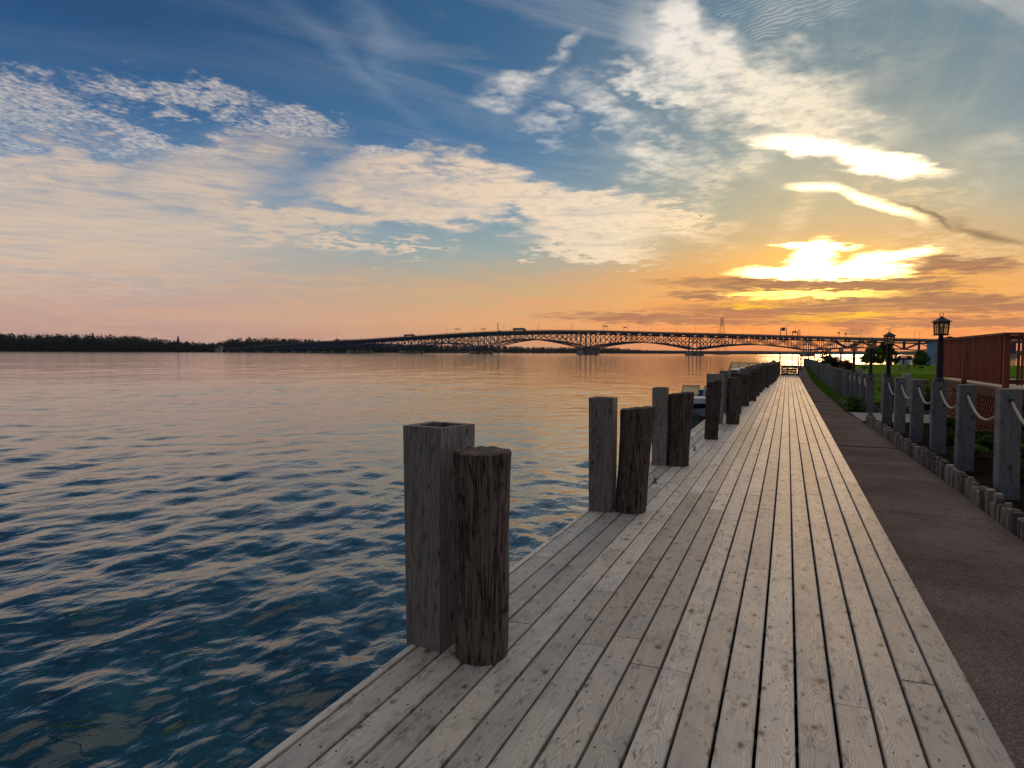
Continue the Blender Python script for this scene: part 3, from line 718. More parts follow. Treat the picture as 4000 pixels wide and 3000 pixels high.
for i, px in enumerate(range(-1700, 1900, 50)):
    a = shore_pt(px, LZ(px) - 22); b = shore_pt(px, LZ(px) + 260)
    m.v += [(a[0], a[1], WATER - .3), (a[0], a[1], WATER + .9), (b[0], b[1], WATER + 5)]
    if i: 
        k = 3 * i
        m.f += [(k - 3, k, k + 1, k - 2), (k - 2, k + 1, k + 2, k - 1)]; m.fm += [0, 0]
tag(m.build('far_bank', soil_m), kind='structure')
# a pointed evergreen standing above the left wood
def conifer(px, top, base, Z, label):
    x, y = shore_pt(px, Z); zt, zb = z_at(px, top, Z), WATER + 1; t = thing('evergreen_tree', label, 'tree', (x, y, zb)); r = np.random.default_rng(int(px))
    h = zt - zb; tr = MB(); tr.tube([(0, 0, 0), (0, 0, h * .97)], [.5, .08], 6); tr.build('trunk', trunk_m, t)
    ch = [leaves(r, (0, 0, h * (.3 + .68 * k / 14)), ((1 - k / 15) * 5.2, (1 - k / 15) * 5.2, 1.6), 60, .8) for k in range(15)]
    leaf_obj('crown', ch, leafW, t)
conifer(697, 1313, 1372, 1195, 'pointed evergreen standing above the low end of the left wood')
conifer(365, 1302, 1372, 1100, 'dark evergreen rising in the middle of the left wood')

# ------------------------------------------------------------------ twin truss bridges over the river
BS, BZ0 = .62, 905.0
def bridge_pt(px):
    xp = (px - 2000) / FPX; Z = BZ0 / (1 + BS * xp); return xp * Z, Z           # camera-frame position on the near bridge
B_DIR = (R0 * 1 + F0 * -BS) / math.hypot(1, BS); B_NRM = (R0 * BS + F0) / math.hypot(1, BS)
B_O = F0 * BZ0
def s_of(px): Xc, Z = bridge_pt(px); return Xc * math.hypot(1, BS)
def zb(px, py): return z_at(px, py, bridge_pt(px)[1])
DECKP = [(780, 1366), (880, 1362), (1000, 1354), (1100, 1346), (1200, 1339), (1300, 1333), (1407, 1328), (1542, 1319), (1678, 1310.5), (1815, 1302), (1925, 1297), (2034, 1293.5), (2142, 1292), (2251, 1292.5), (2396, 1296), (2481, 1298), (2662, 1303), (2842, 1307.5), (3023, 1312.5), (3117, 1315.5), (3262, 1320), (3442, 1325), (3623, 1329), (3800, 1331), (4100, 1333)]
S_D = [s_of(p) for p, _ in DECKP]; Z_D = [zb(p, y) for p, y in DECKP]
_sd = np.linspace(S_D[0], S_D[-1], 400); _zd = np.interp(_sd, S_D, Z_D)
_k = np.hanning(41); _k /= _k.sum(); _zd = np.convolve(np.pad(_zd, 20, mode='edge'), _k, 'valid')
def deck_z(s): return float(np.interp(s, _sd, _zd))
# piers: photo column, low point of the lower chord there; and the crown of the arch after it
PIERS = [(905, 1369), (960, 1369), (1030, 1369), (1100, 1368), (1165, 1367), (1224, 1365), (1377, 1361), (1582, 1363), (1856, 1365), (2276, 1361), (2697, 1365), (3142, 1368), (3585, 1369), (3960, 1371)]
CROWN = [1365.5, 1364, 1362, 1360, 1358, 1351, 1344, 1338, 1325, 1336, 1345, 1358, 1357]
FIXC = {8: None}
def wpt(s, off, z): p = B_O + B_DIR * s + B_NRM * off; return np.array([p[0], p[1], z])
def bridge(label, off):
    t = thing('truss_bridge', label, 'bridge', (0, 0, 0))
    ss = np.linspace(s_of(780), s_of(4100), 130); W = 8.0
    d = MB()                                                       # road slab, one piece following the profile
    for s in ss:
        z = deck_z(s); d.v += [tuple(wpt(s, off - W - 1.2, z)), tuple(wpt(s, off + W + 1.2, z)), tuple(wpt(s, off + W + 1.2, z - 1.5)), tuple(wpt(s, off - W - 1.2, z - 1.5))]
    n = len(ss)
    for i in range(n - 1):
        for k in range(4): d.f.append((4 * i + k, 4 * i + (k + 1) % 4, 4 * i + 4 + (k + 1) % 4, 4 * i + 4 + k)); d.fm.append(0)
    d.build('road_deck', asphalt_m, t)
    for side in (-1, 1):
        p = MB()
        for i in range(n - 1):
            for zo, h in ((1.05, .22), (.6, .16)): p.bar(wpt(ss[i], off + side * (W + 1), deck_z(ss[i]) + zo), wpt(ss[i + 1], off + side * (W + 1), deck_z(ss[i + 1]) + zo), .15, h)
            p.bar(wpt(ss[i], off + side * (W + 1), deck_z(ss[i])), wpt(ss[i], off + side * (W + 1), deck_z(ss[i]) + 1.15), .18)
        p.build('parapet', bluesteel_m, t)
    for k, ((p0, y0), (p1, y1)) in enumerate(zip(PIERS[:-1], PIERS[1:])):
        s0, s1 = s_of(p0), s_of(p1); z0, z1 = zb(p0, y0), zb(p1, y1); pm = (p0 + p1) / 2
        zc = zb(pm, CROWN[k]); NP = max(6, int(round((s1 - s0) / 12.5)) // 2 * 2)
        S = np.linspace(s0, s1, NP + 1); u = np.linspace(-1, 1, NP + 1)
        low = [zc - (zc - (z0 if a < 0 else z1)) * abs(a) ** 1.75 for a in u]
        top = [deck_z(s) - 3.1 for s in S]
        low = [min(l, tt - 1.2) for l, tt in zip(low, top)]
        m = MB()
        for sd in (-W + .6, W - .6):
            o = off + sd
            T = [wpt(s, o, z) for s, z in zip(S, top)]; L = [wpt(s, o, z) for s, z in zip(S, low)]
            for i in range(NP):
                m.bar(T[i], T[i + 1], .8, .95); m.bar(L[i], L[i + 1], .9, 1.05)
                a, b = (T[i], L[i + 1]) if i % 2 == 0 else (L[i], T[i + 1])
                m.bar(a, b, .65, .7)
                mid = (a + b) / 2; gap = np.linalg.norm(T[i] - L[i])
                if gap > 9:
                    m.bar(mid, (T[i] + T[i + 1]) / 2, .3); m.bar(mid, (L[i] if i % 2 == 0 else L[i + 1]) * .5 + (T[i] if i % 2 == 0 else T[i + 1]) * .5, .3)
            for i in range(NP + 1):
                m.bar(T[i], L[i], .6); m.bar(T[i], wpt(S[i], o, deck_z(S[i]) - 1.4), .5)
        for i in range(0, NP + 1):
            m.bar(wpt(S[i], off - W + .6, top[i]), wpt(S[i], off + W - .6, top[i]), .4, .6); m.bar(wpt(S[i], off - W + .6, low[i]), wpt(S[i], off + W - .6, low[i]), .35)
            m.bar(wpt(S[i], off - W - 1, deck_z(S[i]) - 2.0), wpt(S[i], off + W + 1, deck_z(S[i]) - 2.0), .5, 1.1)
            if i < NP: m.bar(wpt(S[i], off - W + .6, low[i]), wpt(S[i + 1], off + W - .6, low[i + 1]), .3)
        m.build('truss_span', bluesteel_m, t)
    for k, (p0, y0) in enumerate(PIERS):
        s = s_of(p0); z = zb(p0, y0); c = MB(); hw = 4.2 if k > 4 else 3.0
        cap = max(WATER + 2.2, min(z - 2.5, WATER + 7.5))
        for sd in ((-1, 1) if True else ()):
            a = off + sd * (W - .6)
            pr = lambda zz, w, l: [wpt(s - w, a - l, zz), wpt(s + w, a - l, zz), wpt(s + w, a + l, zz), wpt(s - w, a + l, zz)]
            c.hexa(pr(-3, hw, 3.0) + pr(cap, hw * .72, 2.2))
        c.hexa([wpt(s - hw * .5, off - W, cap * .3 - 1), wpt(s + hw * .5, off - W, cap * .3 - 1), wpt(s + hw * .5, off + W, cap * .3 - 1), wpt(s - hw * .5, off + W, cap * .3 - 1), wpt(s - hw * .5, off - W, cap - .4), wpt(s + hw * .5, off - W, cap - .4), wpt(s + hw * .5, off + W, cap - .4), wpt(s - hw * .5, off + W, cap - .4)])
        c.build('pier', concrete_m, t)
        for sd in (-W + .6, W - .6):
            b = MB(); b.bar(wpt(s, off + sd, cap - .2), wpt(s, off + sd, deck_z(s) - 1.6), 1.0, 1.0)
            b.build('pier_column', bluesteel_m, t)
    return t
bridge('blue steel arched truss bridge crossing the river, the nearer of the two', 0)
bridge('twin blue truss bridge standing just behind the nearer one', 30)

# lamp posts, gantries, truck on the bridge
def bridge_lamps():
    src = None; k = 0
    near = [1235, 1330, 1425, 1653, 1757, 1868, 1978, 2117, 2243, 2372, 2551, 2722, 2908, 3109, 3329, 3569]
    far = [1184, 1455, 1540, 1680, 1830, 1934, 2040, 2179, 2302, 2445, 2598, 2764, 2941, 3134, 3343, 3583]
    for row, lst in ((0, near), (1, far)):
        for j, px in enumerate(lst):
            s = s_of(px); off = -8.6 if row == 0 else 38.6; loc = wpt(s, off, deck_z(s) + .02)
            lab = '%s lamp post counted from the left along the %s bridge' % (ORD[j], 'nearer' if row == 0 else 'farther')
            if src is None:
                src = thing('bridge_lamp', lab, 'lamp post', loc, group='lamp posts along the bridges')
                m = MB(); m.tube([(0, 0, 0), (0, 0, 8.8)], [.13, .08], 6); m.build('pole', mast_m, src)
                a = MB(); a.tube([(0, 0, 8.7), (.5, .6, 9.2), (1.1, 1.5, 9.3)], .07, 5); a.build('arm', mast_m, src)
                h = MB(); h.hexa([(.9, 1.4, 9.2), (1.3, 1.2, 9.2), (1.7, 2.1, 9.2), (1.3, 2.3, 9.2), (.95, 1.45, 9.42), (1.25, 1.3, 9.42), (1.6, 2.05, 9.42), (1.3, 2.2, 9.42)]); h.build('lamp_head', mast_m, src)
            else:
                c = copy_tree(src); c.location = tuple(loc); c['label'] = lab
bridge_lamps()
def gantry(px, off, label, wide, sign):
    s = s_of(px); z = deck_z(s); t = thing('sign_gantry', label, 'sign gantry', wpt(s, off, z)); 
    L = lambda ds, do, dz: (B_DIR * ds + B_NRM * do) + np.array([0, 0, dz])
    for sd in (-1, 1):
        m = MB(); m.bar(L(sd * wide, 0, 0), L(sd * wide, 0, 7.2), .24); m.build('upright', mast_m, t)
    m = MB(); m.bar(L(-wide, 0, 6.9), L(wide, 0, 6.9), .3); m.bar(L(-wide, 0, 5.9), L(wide, 0, 5.9), .3); m.build('cross_beam', mast_m, t)
    for q in sign:
        m = MB(); m.bar(L(q - .55, -.4, 5.9), L(q + .55, -.4, 5.9), .2, 1.3); m.build('signal_panel', mast_m, t)
gantry(1790, -2, 'leftmost signal gantry over the rising road of the bridge', 4.2, (-1.4, 1.4))
gantry(1842, 28, 'second signal gantry from the left on the bridge', 3.8, (-1.0, 1.0))
gantry(2365, -2, 'third signal gantry from the left, right of the lorry', 3.2, (-1.2, 1.2))
gantry(2405, 28, 'fourth signal gantry from the left on the bridge', 3.2, (-.9, .9))
def signboard(px, off, label, w, h, zt):
    s = s_of(px); z = deck_z(s); t = thing('road_sign', label, 'road sign', wpt(s, off, z)); L = lambda ds, do, dz: (B_DIR * ds + B_NRM * do) + np.array([0, 0, dz])
    for sd in (-1, 1):
        m = MB(); m.bar(L(sd * w, 0, 0), L(sd * w, 0, zt), .4); m.bar(L(sd * w, 2.2, 0), L(sd * w, 2.2, zt), .3); m.build('upright', mast_m, t)
    m = MB()
    for zz in (zt, zt - 1.6):
        for d0 in (0, 2.2): m.bar(L(-w, d0, zz), L(w, d0, zz), .3)
    m.build('cross_beam', mast_m, t)
    m = MB(); m.bar(L(-w * .6, -.4, zt - h / 2), L(w * .6, -.4, zt - h / 2), .2, h); m.build('sign_panel', mast_m, t)
signboard(3058, -3, 'tall sign gantry over the bridge below the setting sun', 3.0, 3.2, 8.8)
signboard(3083, 27, 'lower sign gantry just right of the tall one on the bridge', 2.6, 2.0, 6.4)
for px, off, lab in ((3276, -7, 'left one of two short signal masts on the bridge'), (3289, 23, 'right one of two short signal masts on the bridge')):
    s = s_of(px); t = thing('signal_mast', lab, 'signal mast', wpt(s, off, deck_z(s)))
    for d in (-.6, .6):
        m = MB(); m.bar((d, 0, 0), (d, 0, 5.4), .25); m.build('pole', mast_m, t)
    m = MB(); m.box(-.8, .8, -.3, .3, 4.4, 6.0); m.build('signal_head', mast_m, t)
def lorry():
    s = s_of(2034); z = deck_z(s); sl_ = math.atan2(deck_z(s + 10) - deck_z(s - 10), 20)
    t = thing('truck', 'long lorry with box trailer crossing the top of the bridge', 'truck', wpt(s, -3.5, z + .02), math.atan2(B_DIR[1], B_DIR[0])); t.rotation_euler[1] = -sl_
    m = MB(); m.box(-9.5, 5.2, -1.25, 1.25, 1.15, 4.1); m.build('trailer', truckw_m, t)
    m = MB(); m.prism([(5.6, .9), (9.0, .9), (9.0, 2.2), (8.3, 2.4), (7.6, 3.5), (6.0, 3.9), (5.6, 3.9)], (0, -1.2, 0), (1, 0, 0), (0, 0, 1), (0, 2.4, 0)); m.build('cab', truckw_m, t)
    for x in (-8.4, -7.1, 5.9, 6.9, 8.5):
        for y in (-1.05, 1.05):
            m = MB(); m.tube([(x, y - .15, .5), (x, y + .15, .5)], .5, 12); m.build('wheel', black_m, t)
lorry()
def small_car(px, off, label):
    s = s_of(px); t = thing('car', label, 'car', wpt(s, off, deck_z(s) + .02), math.atan2(B_DIR[1], B_DIR[0]))
    m = MB(); m.prism([(-2.2, .3), (2.2, .3), (2.2, .85), (1.3, 1.0), (.6, 1.5), (-1.2, 1.5), (-2.0, 1.0), (-2.2, .9)], (0, -.85, 0), (1, 0, 0), (0, 0, 1), (0, 1.7, 0)); m.build('body', black_m, t)
    for x in (-1.35, 1.35):
        for y in (-.8, .8): m = MB(); m.tube([(x, y - .1, .33), (x, y + .1, .33)], .33, 10); m.build('wheel', black_m, t)
small_car(1961, -6, 'dark car following behind the lorry near the bridge top')
def long_bus(px):
    s = s_of(px); t = thing('truck', 'low dark lorry climbing the left ramp of the bridge', 'truck', wpt(s, -3.5, deck_z(s) + .02), math.atan2(B_DIR[1], B_DIR[0])); t.rotation_euler[1] = -.03
    m = MB(); m.box(-9, 6.0, -1.2, 1.2, .9, 3.2); m.build('trailer', roof_m, t); m = MB(); m.prism([(6.4, .6), (9, .6), (9, 1.8), (8.4, 2.9), (6.4, 2.9)], (0, -1.1, 0), (1, 0, 0), (0, 0, 1), (0, 2.2, 0)); m.build('cab', roof_m, t)
    for x in (-8, -6.8, 6.9, 8.2):
        for y in (-1, 1): m = MB(); m.tube([(x, y - .15, .48), (x, y + .15, .48)], .48, 10); m.build('wheel', black_m, t)
long_bus(1605)

# power line towers standing in the river beyond the bridge
def pylon(px, top, base, Z, label, half):
    x, y = shore_pt(px, Z); zt = z_at(px, top, Z); t = thing('lattice_tower', label, 'lattice tower', (x, y, WATER)); h = zt - WATER; m = MB(); tp = half * .16
    cs = [(-1, -1), (1, -1), (1, 1), (-1, 1)]
    def cor(i, f):
        w = half * (1 - f) ** 1.15 * (1 - .16) + tp; rr = np.array([R0 * cs[i][0] * w + F0 * cs[i][1] * w]).ravel(); return np.array([rr[0], rr[1], 2 + (h - 2) * f])
    fr = [0, .14, .27, .39, .5, .6, .69, .77, .85, .92, 1.0]
    for i in range(4):
        for a, b in zip(fr[:-1], fr[1:]):
            m.bar(cor(i, a), cor(i, b), .25); m.bar(cor(i, a), cor((i + 1) % 4, b), .2); m.bar(cor(i, b), cor((i + 1) % 4, b), .2)
    m.build('lattice_mast', mast_m, t)
    for f in (.80, .89, .98):
        a = MB(); w = half * .42; z = 2 + (h - 2) * f; a.bar(R0 * -w + [0, 0, z], R0 * w + [0, 0, z], .4); a.bar(R0 * -w + [0, 0, z], [0, 0, z + 1.6], .25); a.bar(R0 * w + [0, 0, z], [0, 0, z + 1.6], .25); a.build('cross_arm', mast_m, t)
    b = MB(); w = half * 1.25; b.prism([(-w, -w), (w, -w), (w, w), (-w, w)], (0, 0, -.6), tuple(R0), tuple(F0), (0, 0, 2.8)); b.build('footing', concrete_m, t)
pylon(2817, 1243, 1383, 1250, 'tall lattice power tower behind the bridge, right of centre', 9)
pylon(1944, 1262, 1380, 1500, 'lattice power tower behind the bridge, left of the lorry', 5)
pylon(3118, 1287, 1384, 1900, 'small distant lattice tower below the sun, beyond the bridge', 9)
# breakwater strip and a house and sign on the far left shore
m = MB(); a = shore_pt(2690, 2250); b = shore_pt(3075, 2250); c = shore_pt(3075, 2330); d = shore_pt(2690, 2330)
m.prism([(0, 0), (1, 0), (1, 1), (0, 1)], (a[0], a[1], WATER - .3), (b[0] - a[0], b[1] - a[1], 0), (d[0] - a[0], d[1] - a[1], 0), (0, 0, 2.2)); tag(m.build('breakwater', soil_m), 'long low dark breakwater on the water below the far hills', 'breakwater')
x, y = shore_pt(856, 1180); t = thing('shore_house', 'small pale house among trees where the bridge meets the left shore', 'house', (x, y, WATER), TH)
m = MB(); m.box(-5, 5, -4, 4, 0, 8); m.build('wall', stone_m, t); m = MB(); m.prism([(-5.6, 8), (5.6, 8), (0, 11.5)], (0, -4.5, 0), (1, 0, 0), (0, 0, 1), (0, 9, 0)); m.build('roof', roof_m, t)
for xx in (-3, 0, 3): m = MB(); m.box(xx - .6, xx + .6, -4.08, -3.98, 4.5, 6.2); m.build('window', black_m, t)
s = s_of(892); t = thing('warning_sign', 'small orange warning sign at the left foot of the bridge', 'sign', wpt(s, -10, deck_z(s)))
m = MB(); m.bar((0, 0, -2), (0, 0, 2.4), .2); m.build('post', mast_m, t); m = MB(); m.prism([(-1.7, 0), (0, -1.3), (1.7, 0), (0, 1.3)], (0, 0, 3.2), tuple(R0), (0, 0, 1), tuple(F0 * .15)); m.build('panel', orange_m, t)

# ------------------------------------------------------------------ mooring piles and timber casings along the boardwalk
def pile(x, y, top, r0, r1, lean, cut, label, seed):
    """round timber pile, rough and checked, its head sawn at a slant"""
    q = random.Random(seed); n = 28; zs = [-1.5, -.3, 0, .12, .25, .38, .5, .62, .75, .87, 1.0]
    gro = [1 + q.uniform(-.035, .025) for _ in range(n)]
    for c in (q.randrange(n), q.randrange(n), q.randrange(n)): gro[c] *= .91
    g0 = gz(y); m = MB(); vs = []
    for z in zs:
        f = max(z, 0); zz = z if z < 0 else z * top; rad = r0 + (r1 - r0) * f + .006 * math.sin(5 * f + seed)
        for k in range(n):
            t = 2 * math.pi * k / n; rr = rad * gro[k] * (1 + q.uniform(-.012, .012))
            hx = math.cos(t) * rr; hy = math.sin(t) * rr
            vs.append((hx + lean[0] * f, hy + lean[1] * f, zz + (f ** 6) * (cut[0] * hx + cut[1] * hy)))
    L = len(zs)
    fs = [(i * n + k, i * n + (k + 1) % n, (i + 1) * n + (k + 1) % n, (i + 1) * n + k) for i in range(L - 1) for k in range(n)]
    last = vs[(L - 1) * n:]; c = np.mean(last, 0); b = len(vs)
    vs += [tuple(c + (np.array(p) - c) * .93 + np.array([0, 0, .008 + q.uniform(-.006, .004)])) for p in last]; vs.append(tuple(c + [0, 0, -.004]))
    fs += [((L - 1) * n + k, (L - 1) * n + (k + 1) % n, b + (k + 1) % n, b + k) for k in range(n)] + [(b + k, b + (k + 1) % n, b + n) for k in range(n)]
    m._add(vs, fs); o = m.build('mooring_pile', pile_m, loc=(x, y, g0)); o.rotation_euler[2] = q.uniform(0, .4)
    return tag(o, label, 'pile', 'round piles along the boardwalk edge')
def casing(bot, topc, zt, label, y):
    """hollow box of four boards round a fender; corners ordered left, front, right, back"""
    t = thing('timber_casing', label, 'timber casing', (0, 0, gz(y)), group='timber casings along the boardwalk edge')
    th = .038; B = [np.array((p[0], p[1], -1.3)) for p in bot]; T = [np.array((p[0], p[1], zt + rnd.uniform(-.004, .004))) for p in topc]
    cb, ct = sum(B) / 4, sum(T) / 4
    def inner(P, c, i): return P[i] + (c - P[i]) / np.linalg.norm((c - P[i])[:2]) * th * 1.414
    Bi = [inner(B, cb, i) for i in range(4)]; Ti = [inner(T, ct, i) for i in range(4)]
    for i in range(4):
        j = (i + 1) % 4; m = MB(); g = .003; e = (B[j] - B[i]) / np.linalg.norm(B[j] - B[i])
        if i % 2 == 0:                     # boards that run past the others' ends
            m.hexa([B[i] , B[j] , B[j] + (Bi[j] - B[j]) - 0 * e, B[i] + (Bi[i] - B[i]), T[i], T[j], Ti[j], Ti[i]])
            o = m
        else:
            m.hexa([B[i] + e * g, B[j] - e * g, Bi[j], Bi[i], T[i] + e * g, T[j] - e * g, Ti[j] - np.array([0, 0, .003]), Ti[i] - np.array([0, 0, .003])])
        # own origin at the board's middle so each board has its own grain
        mid = (B[i] + B[j]) / 2; d = B[j] - B[i]; a = math.atan2(d[1], d[0]); ca, sa = math.cos(-a), math.sin(-a)
        m.v = [((vx - mid[0]) * ca - (vy - mid[1]) * sa, (vx - mid[0]) * sa + (vy - mid[1]) * ca, vz) for vx, vy, vz in m.v]
        o = m.build('board', boxw_m, t, loc=(mid[0], mid[1], 0)); o.rotation_euler[2] = a
    return t
def square(cx, cy, w, d, rot):
    r = math.radians(rot); c, s = math.cos(r), math.sin(r)
    return [(cx + c * a - s * b, cy + s * a + c * b) for a, b in ((-w / 2, -d / 2), (w / 2, -d / 2), (w / 2, d / 2), (-w / 2, d / 2))]
casing([(-1.775, 3.06), (-1.585, 3.02), (-1.545, 3.30), (-1.76, 3.32)], [(-1.843, 3.106), (-1.602, 3.056), (-1.549, 3.355), (-1.814, 3.37)], 1.13, 'tallest grey timber casing beside the nearest round pile', 3.1)
pile(-1.395, 3.10, 1.02, .128, .150, (0, 0), (.0, .0), 'nearest round pile, dark and deeply cracked with a ragged flat head', 1)
casing(square(-1.635, 6.52, .21, .24, 4), square(-1.65, 6.54, .235, .26, 4), 1.09, 'timber casing beside the second nearest round pile', 6.5)
pile(-1.375, 6.56, .99, .140, .160, (.055, .02), (.10, 0), 'second nearest round pile, leaning right with a pale scuffed foot', 2)
casing(square(-1.60, 9.55, .19, .22, 3), square(-1.61, 9.57, .20, .24, 3), 1.06, 'narrow timber casing beside the third nearest round pile', 9.5)
pile(-1.365, 9.58, .98, .145, .165, (.035, .02), (.10, 0), 'third nearest round pile, standing in front of the moored runabout', 3)
pile(-1.25, 12.86, 1.04, .125, .13, (.04, .0), (.22, 0), 'fourth nearest pile, standing alone without a timber casing', 4)
casing(square(-1.47, 15.9, .34, .26, 2), square(-1.48, 15.92, .36, .27, 2), 1.10, 'wide timber casing behind the lone fourth pile', 15.9)
pile(-1.10, 15.98, 1.02, .145, .15, (.02, 0), (.1, 0), 'fifth nearest round pile, beside the wide casing', 5)
row = [(-1.22, 18.9), (-1.17, 21.9), (-1.06, 24.5), (-1.07, 27.7), (-1.06, 30.4), (-1.04, 32.9), (-.93, 35.2), (-.84, 38.8), (-.78, 41.4), (-.72, 44.0), (-.70, 47.2), (-.69, 50.4), (-.68, 53.4), (-.68, 56.5), (-.67, 59.4)]
for i, (x, y) in enumerate(row):
    pile(x, y, 1.02 + rnd.uniform(-.05, .06), .125 + rnd.uniform(-.01, .015), .135 + rnd.uniform(-.01, .02), (rnd.uniform(-.02, .05), 0), (rnd.uniform(-.05, .2), 0), '%s round pile of the row, counted from the viewer' % ORD[i + 5] if i < 14 else 'last round pile of the row, just before the steps', 20 + i)
    casing(square(x - .30, y + .02, .24, .24, rnd.uniform(-4, 5)), square(x - .31, y + .03, .25, .26, rnd.uniform(-4, 5)), 1.1 + rnd.uniform(-.03, .07), 'timber casing on the river side of the %s pile of the row' % (ORD[i + 5] if i < 14 else 'last'), y)

# mooring cleats
def cleat(px, py, label, rz):
    p = at_z(px, py, -.02); t = thing('mooring_cleat', label, 'cleat', (p[0], p[1], gz(p[1]) + .001), rz, 'mooring cleats on the boardwalk')
    m = MB(); m.box(-.045, .045, -.025, .025, 0, .012); m.build('base_plate', galv_m, t)
    for s in (-1, 1): m = MB(); m.tube([(s * .022, 0, .01), (s * .018, 0, .05)], .011, 8); m.build('stem', galv_m, t)
    m = MB(); m.tube([(-.11, 0, .075), (-.06, 0, .06), (0, 0, .055), (.06, 0, .06), (.11, 0, .075)], [.007, .012, .014, .012, .007], 8); m.build('horn_bar', galv_m, t, True)
cleat(2557, 1884, 'nearer dark metal mooring cleat on the planks right of the third pile', 1.9)
cleat(2713, 1755, 'farther small mooring cleat on the planks beside the lone pile', 1.8)

# ------------------------------------------------------------------ rope fence on the right
POSTS = [(2.33, 7.12), (2.33, 9.28), (2.355, 11.43), (2.36, 13.32), (2.30, 15.0), (2.26, 16.8), (2.25, 18.72)]
def fx(Y): return ip(Y, (22, 2.32), (30, 2.24), (40, 2.22), (50, 2.12), (58, 1.85), (68, 1.45))
FAR = []; y = 23.1
while y < 69: FAR.append((fx(y), y)); y += 1.68
PW = .205
def post_mesh(w, h, c=.008):
    m = MB(); a = w / 2; m.prism([(-a + c, -a), (a - c, -a), (a, -a + c), (a, a - c), (a - c, a), (-a + c, a), (-a, a - c), (-a, -a + c)], (0, 0, -.5), (1, 0, 0), (0, 1, 0), (0, 0, h + .5)); return m
def ptop(Y): return ip(Y, (0, 1.15), (9, 1.115), (11.4, 1.075), (13.3, 1.04), (15, 1.02), (18.7, .96), (23, .90), (33, .83), (44, .80), (52, .88), (60, 1.06), (70, 1.1))
def rope_fence(label, pts, z0extra=0, first_from=None):
    t = thing('rope_fence', label, 'fence', (0, 0, 0)); tops = []
    for i, (x, Y) in enumerate(pts):
        base = gp(Y); h = ptop(Y) - base + rnd.uniform(-.012, .012); m = post_mesh(PW, h)
        o = m.build('post', post_m, t, loc=(x, Y, base)); o.rotation_euler = (rnd.uniform(-.006, .006), rnd.uniform(-.012, .006), rnd.uniform(-.04, .04)); tops.append(base + h)
        k = MB()
        for sd in (-1, 1): k.tube([(0, sd * (PW / 2 - .004), h - .135), (0, sd * (PW / 2 + .0025), h - .135)], .03, 12)
        k.build('rope_hole', black_m, o)
    ext = list(zip(pts, tops)); 
    if first_from is not None: ext = [first_from] + ext
    for ((x0, y0), t0), ((x1, y1), t1) in zip(ext[:-1], ext[1:]):
        N = 15; L = math.hypot(x1 - x0, y1 - y0); ux, uy = (x1 - x0) / L, (y1 - y0) / L; a, b = PW / 2 - .02, L - PW / 2 + .02; sag = rnd.uniform(.24, .30) * min(1, L / 1.7)
        P = [(x0 + ux * q, y0 + uy * q, (t0 - .135) * (1 - f) + (t1 - .135) * f - sag * 4 * f * (1 - f)) for f, q in ((i / N, a + (b - a) * i / N) for i in range(N + 1))]
        m = MB(); m.tube(P, .0165, 8); ro = m.build('rope', rope_m, t, True)
    return tops
T_NEAR = rope_fence('grey square posts with sagging rope along the garden bed, near part of the fence', POSTS)
T_FAR = rope_fence('long far run of grey posts and rope leading to the steps', FAR)
for (x, Y), lab in (((3.10, 26.5), 'pale wooden post behind the second lamp, across the side path'), ((3.16, 36.0), 'pale wooden post on the lawn edge left of the third lamp'), ((3.55, 25.2), 'pale post half hidden behind the second lamp post')):
    m = post_mesh(.21, 1.2); o = m.build('wooden_post', palepost_m, loc=(x, Y, gl(Y))); o.rotation_euler[2] = .1; tag(o, lab, 'post')

